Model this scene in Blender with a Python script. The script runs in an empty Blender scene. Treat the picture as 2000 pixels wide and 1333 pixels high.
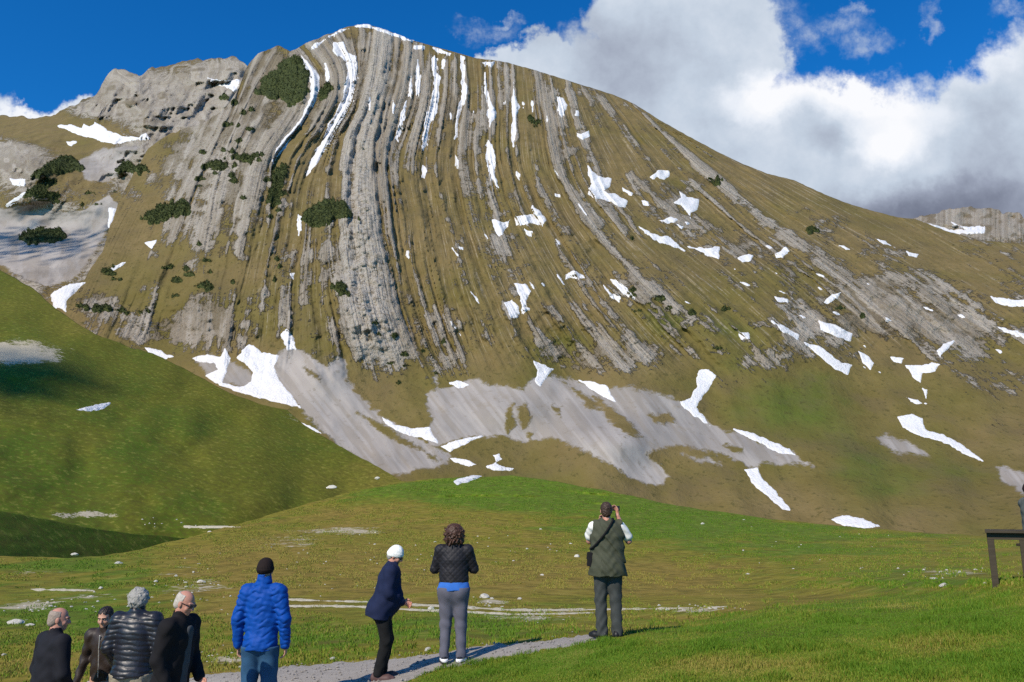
import bpy, math, random
import numpy as np
from mathutils import Vector, Matrix
random.seed(7); RNG = np.random.default_rng(11)
SC = bpy.context.scene
COL = SC.collection

# ------------------------------------------------------------------ camera
F = 1570.0                      # focal length in photograph pixels (2000 wide)
PITCH = math.atan((990 - 666.5) / F)
CT, ST = math.cos(PITCH), math.sin(PITCH)
cam_d = bpy.data.cameras.new('camera'); cam = bpy.data.objects.new('camera', cam_d); COL.objects.link(cam)
cam_d.sensor_width = 36; cam_d.lens = F * 36 / 2000; cam_d.clip_start = .1; cam_d.clip_end = 20000
cam.location = (0, 0, 0); cam.rotation_euler = (math.pi / 2 + PITCH, 0, 0)
SC.camera = cam

def pt(u, v, Y):
    """world point at depth Y along the sight line of photograph point (u, v)"""
    a = (np.asarray(u, float) - 1000) / F; b = (666.5 - np.asarray(v, float)) / F
    dy = CT - b * ST; s = Y / dy
    return np.stack([a * s, Y + 0 * a * s, (ST + b * CT) * s], -1)

def elev(v):
    b = (666.5 - np.asarray(v, float)) / F
    return (ST + b * CT) / (CT - b * ST)

def proj(P):
    P = np.asarray(P, float); f = P[..., 1] * CT + P[..., 2] * ST; up = -P[..., 1] * ST + P[..., 2] * CT
    return 1000 + F * P[..., 0] / f, 666.5 - F * up / f

# ------------------------------------------------------------------ noise
_T = np.random.default_rng(3).random((256, 256))
def vn(x, y, seed=0):
    x = np.asarray(x, float) + seed * 17.3; y = np.asarray(y, float) + seed * 31.7
    xi = np.floor(x).astype(int); yi = np.floor(y).astype(int); fx = x - xi; fy = y - yi
    fx = fx * fx * fx * (fx * (fx * 6 - 15) + 10); fy = fy * fy * fy * (fy * (fy * 6 - 15) + 10)
    a = _T[xi & 255, yi & 255]; b = _T[(xi + 1) & 255, yi & 255]; c = _T[xi & 255, (yi + 1) & 255]; d = _T[(xi + 1) & 255, (yi + 1) & 255]
    return (a + (b - a) * fx) * (1 - fy) + (c + (d - c) * fx) * fy - .5
def fbm(x, y, o=4, seed=0):
    s = 0; A = 1.
    for k in range(o):
        s = s + A * vn(x * 2 ** k, y * 2 ** k, seed + k * 5); A *= .5
    return s
def ridged(x, y, o=4, seed=0):
    s = 0; A = 1.
    for k in range(o):
        s = s + A * (.5 - 2 * np.abs(vn(x * 2 ** k, y * 2 ** k, seed + k * 5))); A *= .5
    return s
def sstep(a, b, x):
    t = np.clip((x - a) / (b - a), 0, 1); return t * t * (3 - 2 * t)
def pl(pts):
    xs = np.array([p[0] for p in pts], float); ys = np.array([p[1] for p in pts], float)
    return lambda u: np.interp(u, xs, ys)
def pls(pts, w=90):
    x = np.arange(-1400, 3400, 10.); y = np.interp(x, [p[0] for p in pts], [p[1] for p in pts])
    for _ in range(2): y = np.convolve(np.pad(y, 12, 'edge'), np.ones(25) / 25, 'valid')
    return lambda u: np.interp(u, x, y)
def blobs(L, u, v):
    r = np.zeros(np.broadcast(u, v).shape)
    for (cx, cy, rx, ry, a) in L:
        r = r + a * np.exp(-1.2 * (((u - cx) / rx) ** 2 + ((v - cy) / ry) ** 2))
    return r
def poly_sd(poly, u, v):
    """signed distance to a polygon, positive inside"""
    P = np.array(poly, float); Q = np.roll(P, -1, 0)
    d = np.full(u.shape, 1e9); ins = np.zeros(u.shape, bool)
    for (ax, ay), (bx, by) in zip(P, Q):
        ex, ey = bx - ax, by - ay; t = np.clip(((u - ax) * ex + (v - ay) * ey) / (ex * ex + ey * ey + 1e-9), 0, 1)
        d = np.minimum(d, np.hypot(u - ax - t * ex, v - ay - t * ey))
        c = (ay > v) != (by > v)
        xx = ax + (v - ay) / (by - ay if by != ay else 1e-9) * ex
        ins ^= c & (u < xx)
    return np.where(ins, d, -d)

# ------------------------------------------------------------------ mesh helpers
def tag(o, label=None, cat=None, group=None, kind=None):
    if label: o['label'] = label
    if cat: o['category'] = cat
    if group: o['group'] = group
    if kind: o['kind'] = kind
    return o

def mesh_np(name, V, faces, mat=None, attrs=None, smooth=True):
    me = bpy.data.meshes.new(name)
    V = np.ascontiguousarray(V, np.float32).reshape(-1, 3); faces = np.ascontiguousarray(faces, np.int32)
    n = faces.shape[1]
    me.vertices.add(len(V)); me.vertices.foreach_set('co', V.ravel())
    me.loops.add(faces.size); me.loops.foreach_set('vertex_index', faces.ravel())
    me.polygons.add(len(faces)); me.polygons.foreach_set('loop_start', np.arange(0, faces.size, n, dtype=np.int32))
    me.polygons.foreach_set('use_smooth', np.full(len(faces), smooth))
    me.update(calc_edges=True)
    for k, a in (attrs or {}).items():
        at = me.attributes.new(k, 'FLOAT', 'POINT'); at.data.foreach_set('value', np.ascontiguousarray(a, np.float32).ravel())
    if mat: me.materials.append(mat)
    return me

def link(name, me, parent=None, loc=None, rotz=None):
    o = bpy.data.objects.new(name, me); COL.objects.link(o)
    if parent: o.parent = parent
    if loc is not None: o.location = loc
    if rotz is not None: o.rotation_euler = (0, 0, rotz)
    return o

def grid_faces(nr, nc):
    i = np.arange(nr * nc).reshape(nr, nc)
    return np.stack([i[:-1, :-1], i[:-1, 1:], i[1:, 1:], i[1:, :-1]], -1).reshape(-1, 4)

# ------------------------------------------------------------------ materials
class NT:
    def __init__(s, tree): s.t = tree
    def n(s, typ, **kw):
        nd = s.t.nodes.new(typ)
        for k, v in kw.items(): setattr(nd, k, v)
        return nd
    def put(s, sock, v):
        if hasattr(v, 'is_output') or isinstance(v, bpy.types.NodeSocket): s.t.links.new(v, sock)
        elif isinstance(v, (tuple, list)) and len(v) == 3 and sock.type == 'RGBA': sock.default_value = (*v, 1)
        else: sock.default_value = v
    def m(s, op, a, b=0., c=None, clamp=False):
        nd = s.n('ShaderNodeMath', operation=op, use_clamp=clamp)
        s.put(nd.inputs[0], a); s.put(nd.inputs[1], b)
        if c is not None: s.put(nd.inputs[2], c)
        return nd.outputs[0]
    def vm(s, op, a, b=None, out=0):
        nd = s.n('ShaderNodeVectorMath', operation=op); s.put(nd.inputs[0], a)
        if b is not None: s.put(nd.inputs[1], b)
        return nd.outputs[out]
    def mix(s, f, a, b, mode='MIX'):
        nd = s.n('ShaderNodeMix', data_type='RGBA', blend_type=mode)
        s.put(nd.inputs[0], f); s.put(nd.inputs[6], a); s.put(nd.inputs[7], b); return nd.outputs[2]
    def attr(s, name): return s.n('ShaderNodeAttribute', attribute_name=name).outputs['Fac']
    def pos(s): return s.n('ShaderNodeNewGeometry').outputs['Position']
    def obj(s): return s.n('ShaderNodeTexCoord').outputs['Object']
    def noise(s, vec, scale, detail=4., rough=.55, dist=0.):
        nd = s.n('ShaderNodeTexNoise'); s.put(nd.inputs['Vector'], vec); nd.inputs['Scale'].default_value = scale
        nd.inputs['Detail'].default_value = detail; nd.inputs['Roughness'].default_value = rough; nd.inputs['Distortion'].default_value = dist
        return nd.outputs['Fac']
    def xyz(s, x, y, z=0.):
        nd = s.n('ShaderNodeCombineXYZ')
        for i, q in enumerate((x, y, z)): s.put(nd.inputs[i], q)
        return nd.outputs[0]
    def ramp(s, f, lo, hi):
        nd = s.n('ShaderNodeMapRange', interpolation_type='SMOOTHSTEP'); s.put(nd.inputs[0], f)
        s.put(nd.inputs[1], lo); s.put(nd.inputs[2], hi); return nd.outputs[0]
    def bump(s, h, strength, dist):
        nd = s.n('ShaderNodeBump'); s.put(nd.inputs['Height'], h); nd.inputs['Strength'].default_value = strength
        nd.inputs['Distance'].default_value = dist; return nd.outputs[0]

def mat(name, build):
    m = bpy.data.materials.new(name); m.use_nodes = True; t = NT(m.node_tree)
    bs = m.node_tree.nodes['Principled BSDF']; bs.inputs['Roughness'].default_value = .9; bs.inputs['Specular IOR Level'].default_value = .15
    r = build(t) or {}
    for k, v in r.items(): t.put(bs.inputs[k], v)
    return m

def simple(name, c, rough=.8, spec=.2, var=.25, scale=30., bump=.0, bscale=200., bdist=.004, **kw):
    def b(t):
        n = t.noise(t.obj(), scale, 4.)
        col = t.mix(n, tuple(x * (1 - var) for x in c), tuple(min(1, x * (1 + var)) for x in c))
        d = {'Base Color': col, 'Roughness': rough, 'Specular IOR Level': spec}
        if bump: d['Normal'] = t.bump(t.noise(t.obj(), bscale, 3.), bump, bdist)
        d.update(kw); return d
    return mat(name, b)
# ------------------------------------------------------------------ where the land lies: depth of each sheet
# rock strata of the face, traced from the foot of the couloirs; index 0.. left to right
STRATA = [
 [(380,100),(300,330),(240,430),(190,530),(150,620)],
 [(470,100),(440,215),(380,330),(330,430),(290,530),(240,640)],
 [(545,95),(500,170),(470,230),(440,300),(415,400),(395,500),(385,600),(380,700)],
 [(590,110),(622,150),(615,190),(590,235),(555,280),(535,315),(520,380),(505,450),(490,520),(470,600),(455,680)],
 [(660,85),(688,130),(682,190),(655,240),(625,290),(600,340),(588,400),(583,460),(570,540),(565,620),(560,680)],
 [(715,80),(705,150),(690,220),(660,260),(645,330),(640,420),(642,500),(655,580),(670,650),(690,720)],
 [(775,85),(770,150),(745,220),(735,300),(738,380),(745,450),(760,520),(775,600),(800,680),(830,740)],
 [(820,95),(815,180),(790,260),(772,320),(790,420),(800,520),(820,600),(850,680),(880,740)],
 [(855,105),(853,180),(838,250),(828,340),(850,460),(870,560),(900,660),(930,740)],
 [(905,110),(908,180),(895,260),(892,330),(910,420),(950,540),(1000,660),(1050,740)],
 [(950,120),(955,200),(955,300),(968,370),(1000,470),(1050,570),(1100,650),(1150,720)],
 [(1000,135),(1005,230),(1010,320),(1035,400),(1090,500),(1150,590),(1220,680),(1300,760)],
 [(1050,150),(1065,260),(1080,340),(1130,430),(1200,520),(1280,610),(1370,700),(1450,780)],
 [(1110,165),(1140,270),(1180,370),(1260,470),(1380,570),(1480,660),(1560,740)],
 [(1180,185),(1240,270),(1320,370),(1420,460),(1540,550),(1640,640),(1740,740)],
 [(1260,220),(1360,310),(1470,400),(1600,490),(1730,590),(1850,690),(1960,780)],
 [(1400,300),(1560,390),(1700,470),(1850,560),(2000,660),(2150,780)],
 [(1600,330),(1800,430),(2000,540),(2200,680)]]
_vs = np.arange(-50, 1200, 2.)
_XS = []
for L in STRATA:
    a = np.array(L, float); x = np.interp(_vs, a[:, 1], a[:, 0])
    k0 = (a[1, 0] - a[0, 0]) / (a[1, 1] - a[0, 1]); k1 = (a[-1, 0] - a[-2, 0]) / (a[-1, 1] - a[-2, 1])
    x = np.where(_vs < a[0, 1], a[0, 0] + k0 * (_vs - a[0, 1]), x); x = np.where(_vs > a[-1, 1], a[-1, 0] + k1 * (_vs - a[-1, 1]), x)
    x = np.convolve(np.pad(x, 12, 'edge'), np.ones(25) / 25, 'valid')
    _XS.append(x)
_XS = np.maximum.accumulate(np.array(_XS) + np.arange(len(STRATA))[:, None] * .01, 0)
_ug = np.arange(-400, 2601, 2.)
_SG = np.empty((len(_vs), len(_ug)))
for i in range(len(_vs)):
    x = _XS[:, i]; s = np.interp(_ug, x, np.arange(len(x)))
    s = np.where(_ug < x[0], (_ug - x[0]) / 80, s); s = np.where(_ug > x[-1], len(x) - 1 + (_ug - x[-1]) / 140, s); _SG[i] = s
def bil(G, u0, du, v0, dv, u, v):
    x = np.clip((u - u0) / du, 0, G.shape[1] - 1.001); y = np.clip((v - v0) / dv, 0, G.shape[0] - 1.001)
    i = y.astype(int); j = x.astype(int); fx = x - j; fy = y - i
    return (G[i, j] * (1 - fx) + G[i, j + 1] * fx) * (1 - fy) + (G[i + 1, j] * (1 - fx) + G[i + 1, j + 1] * fx) * fy
def bands(u, v, S):
    """hard beds of the folded rock: long ribs that follow the strata, 0 in the grassy gaps and 1 on a rib"""
    T = v / 140.; S2 = S + .07 * fbm(u / 70, v / 70, 2, 301) + .03 * fbm(u / 16, v / 22, 2, 302)
    b = .75 * vn(S2 * 2.5, T * .30, 303) + .95 * vn(S2 * 5.6, T * .45, 304) + .55 * vn(S2 * 12.5, T * .8, 305) + .46 * fbm(u / 24, v / 17, 4, 308) + .55 * vn(S2 * .9, T * .7, 312)
    thin = np.maximum(1 - 6 * np.abs(vn(S2 * 5.2, T * .5, 306)) + .5 * fbm(u / 14, v / 12, 2, 309), 0) * sstep(-.15, .2, vn(S2 * 3.1, T * 1.1, 307) + .1)
    return np.clip(.42 + 1.15 * b, 0, 1), thin
def band_w(u, v, S):
    w = sstep(770, 640, v) * (.55 * sstep(.2, 1.4, S) + .45 * sstep(2.2, 3.4, S)) * (1 - .45 * sstep(11.5, 14, S)) * (1 - .35 * sstep(330, 520, v))
    return w
def strata(u, v): return bil(_SG, -400, 2, -50, 2, np.asarray(u, float), np.asarray(v, float))

ROCK = [(560,190,90,90,.62),(440,230,95,90,.74),(380,330,90,80,.46),(690,110,100,70,.62),(735,240,70,190,1.0),(690,450,60,150,.8),(700,580,60,90,.6),
 (745,665,90,80,.62),(800,480,40,130,.22),(640,300,40,90,.15),(620,180,60,80,.5),(800,180,60,120,.55),(870,190,60,110,.62),(850,320,50,80,.2),(960,200,110,90,.42),(1030,230,70,110,.32),(1100,250,60,100,.16),(520,128,45,40,.7),
 (430,430,90,80,.36),(470,330,80,90,.32),(540,480,60,90,.22),(600,480,40,110,.24),(380,620,70,60,.62),(440,640,60,60,.5),(270,640,90,40,.5),(560,620,40,80,.16),(500,600,40,90,.16),
 (1000,460,60,100,.2),(1130,520,80,90,.36),(1230,570,90,45,.34),(1330,390,110,80,.36),(1480,470,145,55,.41),(1250,690,130,45,.62),(1170,640,90,60,.35),
 (1620,590,140,60,.52),(1550,520,110,45,.34),(1760,560,130,75,.44),(1850,620,120,55,.42),(1700,640,110,40,.4),(1930,760,110,45,.62),(1950,830,80,30,.5),(1880,660,120,40,.45),
 (1640,420,120,30,.24),(1800,480,120,30,.2),(1500,700,80,30,.4),(1650,780,70,26,.3),(870,640,50,60,.4),(890,720,60,40,.45),(960,660,60,60,.35),(1050,640,50,60,.3),(1430,750,60,25,.4),(2100,600,120,200,.5),
 (1060,700,40,30,.5),(1130,700,50,40,.4),(200,590,70,30,.5)]
NOROCK = [(900,420,45,120,.5),(840,400,40,70,.3),(1240,480,110,40,.4),(1450,580,90,60,.35),(640,600,40,70,.3),(300,560,110,50,.45),(1400,680,60,40,.35),(1000,730,80,40,.3)]
SCREE = [
 [(545,690),(560,676),(580,682),(600,690),(640,715),(652,706),(662,695),(675,712),(682,740),(700,770),(730,800),(780,835),(830,865),(872,890),(875,905),(760,930),(700,900),(640,850),(600,815),(570,780),(540,742),(530,715)],
 [(832,765),(880,755),(930,742),(970,752),(1020,760),(1045,740),(1065,735),(1110,738),(1160,760),(1230,757),(1300,775),(1350,800),(1400,835),(1450,850),(1500,870),(1550,888),(1590,912),(1540,908),(1490,905),(1480,922),(1440,903),(1390,885),(1330,872),(1280,875),(1262,890),(1290,912),(1304,932),(1290,948),(1265,950),(1230,935),(1190,905),(1150,885),(1100,865),(1060,857),(1010,862),(960,852),(920,855),(880,865),(850,872),(828,850),(845,820),(830,790)],
 [(1715,855),(1735,848),(1770,862),(1800,878),(1815,893),(1780,888),(1740,880)],
 [(1945,912),(2000,918),(2100,960),(2000,968),(1960,940)],
 [(385,700),(410,690),(440,700),(480,720),(500,760),(440,750),(400,735)],
 [(1330,885),(1380,895),(1410,908),(1360,900)], [(845,740),(850,725),(856,742),(850,760)]]
BROWNPATCH = [[(1010,800),(1025,790),(1035,815),(1030,830),(1018,840)],[(990,800),(1000,792),(1003,830),(990,850)],[(1270,810),(1305,808),(1320,825),(1290,832)],[(1160,775),(1215,815),(1260,855),(1230,850),(1190,820)],
 [(1100,745),(1150,780),(1190,800),(1150,800)],[(1030,840),(1045,845),(1040,855)],[(1420,870),(1450,875),(1450,885),(1425,882)],[(590,720),(620,735),(630,745),(605,735)],[(700,810),(760,838),(830,880),(860,900),(800,875),(740,842)],[(1080,790),(1095,795),(1090,815)]]
GREENS = [(1000,960,160,40,.9),(1100,660,60,40,.5),(340,590,150,80,.35),(1450,700,120,90,.4),(1650,870,250,80,.34),(1500,800,200,60,.26),(820,800,60,60,.1),(1850,930,200,60,.5),(600,620,80,60,.35),(1300,620,60,40,.4),(1540,760,120,60,.4),(1050,740,60,30,.3),(1440,640,80,50,.4)]

A_M = pls([(-300,.74),(200,.80),(500,.90),(700,.90),(1000,.84),(1300,.76),(1600,.69),(1800,.64),(2000,.62),(2600,.60)])
def Y_main(u, v, detail=True):
    u = np.asarray(u, float); v = np.asarray(v, float)
    e = elev(v); e0 = .0
    A = A_M(u) - .22 * (1 - sstep(0, .28, e))
    Y = 255 * (A - e0) / (A - np.minimum(e, A - .12))
    # broad spurs and hollows
    Y = Y * (1 + .045 * fbm(u / 330, v / 300, 3, 2) + .03 * fbm(u / 120 - v / 400, v / 160, 2, 5))
    Y = Y - 12 * np.exp(-(((u - 690) / 80) ** 2)) * sstep(760, 600, v) + 20 * np.exp(-(((u - 330) / 90) ** 2 + ((v - 620) / 120) ** 2))
    Y = Y - 6 * np.exp(-(((u - 590) / 56) ** 2 + ((v - 780) / 70) ** 2)) - 6 * np.exp(-(((u - 990) / 90) ** 2 + ((v - 800) / 36) ** 2)) - 10 * np.exp(-(((u - 1210) / 80) ** 2 + ((v - 860) / 40) ** 2)) + 1.6 * fbm((u - .5 * v) / 40, v / 60, 3, 330) * sstep(680, 740, v)
    if detail:
        S = strata(u, v); T = v / 140.
        up = sstep(800, 620, v); rk = np.clip(blobs(ROCK, u, v) - blobs(NOROCK, u, v), 0, 1)
        am = up * (.35 + .8 * rk)
        k = Y / 700
        gully = 0
        for s0, w, d in ((3, .12, 18), (4, .14, 20), (7, .1, 9), (8, .12, 14), (9, .1, 11), (10, .12, 13), (11, .1, 10), (12.1, .1, 6)):
            gully = gully + d * np.exp(-((S - s0) / w) ** 2) * sstep(540, 300, v)
        bd, thin = bands(u, v, S); wb = band_w(u, v, S)
        rib = wb * (30 * bd + 12 * thin) + 4 * vn(S * 31, T * 1.5, 9) * am
        gully = gully - 12 * np.exp(-((S - 5.5) / .5) ** 2) * sstep(720, 560, v)
        rough = 10 * fbm(u / 42, v / 36, 4, 21) + 5 * ridged(u / 20, v / 18, 3, 25) * rk
        Y = Y + k * (gully * .55 * up - rib * .62 + rough * (.25 + .9 * rk) * (.25 + .75 * up))
    return Y

A_L = pls([(-900,.62),(0,.52),(300,.46),(700,.36),(1000,.3)])
y0_L = pls([(-900,70),(0,106),(350,124),(600,142),(800,155),(1100,165)])
def Y_hill(u, v):
    u = np.asarray(u, float); v = np.asarray(v, float)
    e = elev(v); e0 = -.06; A = A_L(u)
    Y = y0_L(u) * (A - e0) / (A - np.minimum(e, A - .1))
    Y = Y * (1 + .035 * fbm(u / 170, v / 130, 3, 41)) + .4 * fbm(u / 40, v / 18, 3, 44)
    Y = Y - 4 * np.exp(-(((v - 715 - .12 * u) / 34) ** 2)) * sstep(260, 60, u)
    return Y
def Y_knoll(u, v):
    u = np.asarray(u, float); v = np.asarray(v, float)
    return 62 + 54 * np.minimum(.5 * ((u + 100) / 480 + np.sqrt(((u + 100) / 480) ** 2 + .16)) - .05, 1.2) + (1080 - v) * .10 + .25 * fbm(u / 60, v / 20, 2, 51)
A_B = pls([(-400,.62),(0,.66),(220,.74),(400,.76),(700,.8)])
CREST_B = pls([(-400,600),(0,545),(100,560),(200,520),(420,500)])
def Y_back(u, v):
    u = np.asarray(u, float); v = np.asarray(v, float)
    e = elev(v); A = A_B(u)
    Y = 430 * (A - .1) / (A - np.minimum(e, A - .11))
    Y = Y * (1 + .05 * fbm(u / 150, v / 90, 3, 61))
    rk = np.clip(blobs(ROCK_B, u, v), 0, 1)
    Y = Y - 130 * np.exp(-(((u - 40) / 110) ** 2 + ((v - 340) / 60) ** 2)) - 90 * np.exp(-(((u - 290) / 80) ** 2 + ((v - 260) / 70) ** 2)) + 60 * np.exp(-(((u - 120) / 120) ** 2 + ((v - 450) / 50) ** 2))
    Y = Y + (44 * ridged((u + .5 * v) / 58, v / 44, 4, 64) + 17 * ridged((u + .4 * v) / 19, v / 17, 3, 66)) * (.25 + .75 * sstep(400, 330, v) + .8 * sstep(270, 225, v)) * (.12 + rk) * -1 + 6 * fbm(u / 18, v / 12, 3, 68) * rk
    return Y
ROCK_B = [(30,310,90,70,.9),(320,200,150,70,.75),(240,160,50,40,.8),(250,330,60,80,.55),(430,140,90,30,.3),(110,400,90,40,.45),(330,300,80,60,.6),(180,215,60,20,.5),(170,520,80,50,.5),(40,560,80,40,.55),(250,480,60,50,.6),(60,470,40,14,.4),(500,200,120,90,.9)]
def Y_far(u, v):
    u = np.asarray(u, float); v = np.asarray(v, float)
    e = elev(v); A = .56
    Y = 520 * (A - .26) / (A - np.minimum(e, A - .1))
    return Y * (1 + .04 * fbm(u / 90, v / 50, 3, 71)) - 22 * ridged(u / 30, v / 24, 3, 73)

# meadow: depth table by column of the photograph, smoothed
_MC = {-900: [(2600,1.6),(1800,4.6),(1500,7.6),(1333,12),(1200,24),(1110,50),(1085,70),(1050,90),(900,150)],
 0: [(2600,1.8),(1800,5.2),(1600,7.9),(1555,8.8),(1490,10),(1333,14.5),(1200,27),(1110,54),(1085,72),(1050,95),(900,170)],
 500: [(2600,1.8),(1800,4.6),(1480,8.3),(1445,9),(1333,10.8),(1310,11.8),(1250,17.),(1180,31),(1100,57),(1030,98),(980,132),(940,160),(860,200)],
 1000: [(2600,1.7),(1800,3.4),(1500,6.1),(1333,9.2),(1290,10.3),(1262,11.4),(1245,13.4),(1215,19),(1180,30),(1100,58),(1030,93),(970,130),(930,158),(860,200)],
 1250: [(2600,1.65),(1800,3.2),(1500,4.9),(1333,7.3),(1250,10),(1232,11.5),(1215,18),(1190,28),(1150,42),(1100,62),(1030,100),(970,142),(940,165),(860,200)],
 1500: [(2600,1.6),(1800,3.0),(1600,3.9),(1333,6.8),(1250,9.1),(1200,11.2),(1184,12.6),(1172,30),(1150,42),(1100,64),(1050,95),(1010,135),(980,160),(860,230)],
 2000: [(2600,1.55),(1800,2.8),(1600,3.7),(1333,6.2),(1200,9),(1150,10.),(1128,11.2),(1112,30),(1090,52),(1065,85),(1040,125),(1010,170),(860,240)],
 2900: [(2600,1.5),(1800,2.7),(1600,3.5),(1333,5.8),(1200,8.5),(1150,9.9),(1120,11.4),(1104,34),(1085,60),(1060,100),(1030,160),(860,240)]}
_gv = np.arange(840, 2601, 3.); _gu = np.arange(-900, 2901, 10.)
_cols = sorted(_MC)
_t = np.array([np.interp(-_gv, [-p[0] for p in _MC[c]], [math.log(p[1]) for p in _MC[c]]) for c in _cols])
_MG = np.array([np.interp(_gu, _cols, _t[:, i]) for i in range(len(_gv))])
def _blur(G, n, ax):
    k = np.ones(n) / n; pad = [(0, 0), (0, 0)]; pad[ax] = (n // 2, n // 2)
    return np.apply_along_axis(lambda r: np.convolve(r, k, 'valid'), ax, np.pad(G, pad, 'edge'))
_MG = _blur(_blur(_MG, 5, 0), 5, 0); _MG = _blur(_blur(_MG, 15, 1), 11, 1)
def Y_mead(u, v, detail=True):
    u = np.asarray(u, float); v = np.asarray(v, float)
    Y = np.exp(bil(_MG, -900, 10, 840, 3, u, v))
    if detail:
        x = (u - 1000) / F * Y
        n = .35 * fbm(x / 9, Y / 9, 3, 81) * sstep(14, 60, Y) + .05 * fbm(x / 1.2, Y / 1.2, 3, 84) * sstep(4, 9, Y)
        Y = Y * (1 + .012 * n * np.minimum(Y, 60) / 10)
    return Y
def ground(u, v): return pt(u, v, Y_mead(u, v))
DEPTH = {'M': Y_main, 'L': Y_hill, 'B': Y_back, 'R': Y_far, 'G': Y_mead, 'K': Y_knoll}

def sheet(name, m, U, top, bot, nr, Yf, attr_f, back=(), power=1.):
    s = np.linspace(0, 1, nr)[:, None] ** power
    vt = top[None, :]; vb = bot[None, :]
    Vv = vb + (vt - vb) * s; Uu = np.broadcast_to(U[None, :], Vv.shape)
    Y = Yf(Uu, Vv); P = pt(Uu, Vv, Y)
    A = attr_f(Uu, Vv)
    rows = [P]; tp = P[-1].copy()
    for (dist, drop) in back:                               # the far side, falling away behind the crest
        q = tp.copy(); q[:, 0] *= (tp[:, 1] + dist) / tp[:, 1]; q[:, 1] += dist; q[:, 2] -= drop; rows.append(q[None])
    P = np.concatenate(rows, 0)
    A = {k: np.concatenate([a] + [a[-1:]] * len(back), 0) for k, a in A.items()}
    me = mesh_np(name, P, grid_faces(P.shape[0], P.shape[1]), m, A)
    return tag(link(name, me), kind='structure')

# ------------------------------------------------------------------ land materials
G_BROWN, G_OLIVE, G_GREEN = (.235,.155,.026), (.180,.142,.013), (.088,.155,.006)
def grass_cols(t, g, n1, n2, cs=None):
    b_, o_, g_ = cs or (G_BROWN, G_OLIVE, G_GREEN)
    c = t.mix(t.ramp(g, .0, .55), b_, o_); c = t.mix(t.ramp(g, .45, 1.0), c, g_)
    c = t.mix(t.ramp(n1, .30, .70), t.mix(.35, c, (.07,.055,.010)), c)
    return t.mix(t.m('MULTIPLY', t.ramp(n2, .55, .75), .30), c, (.30,.23,.06))

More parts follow.
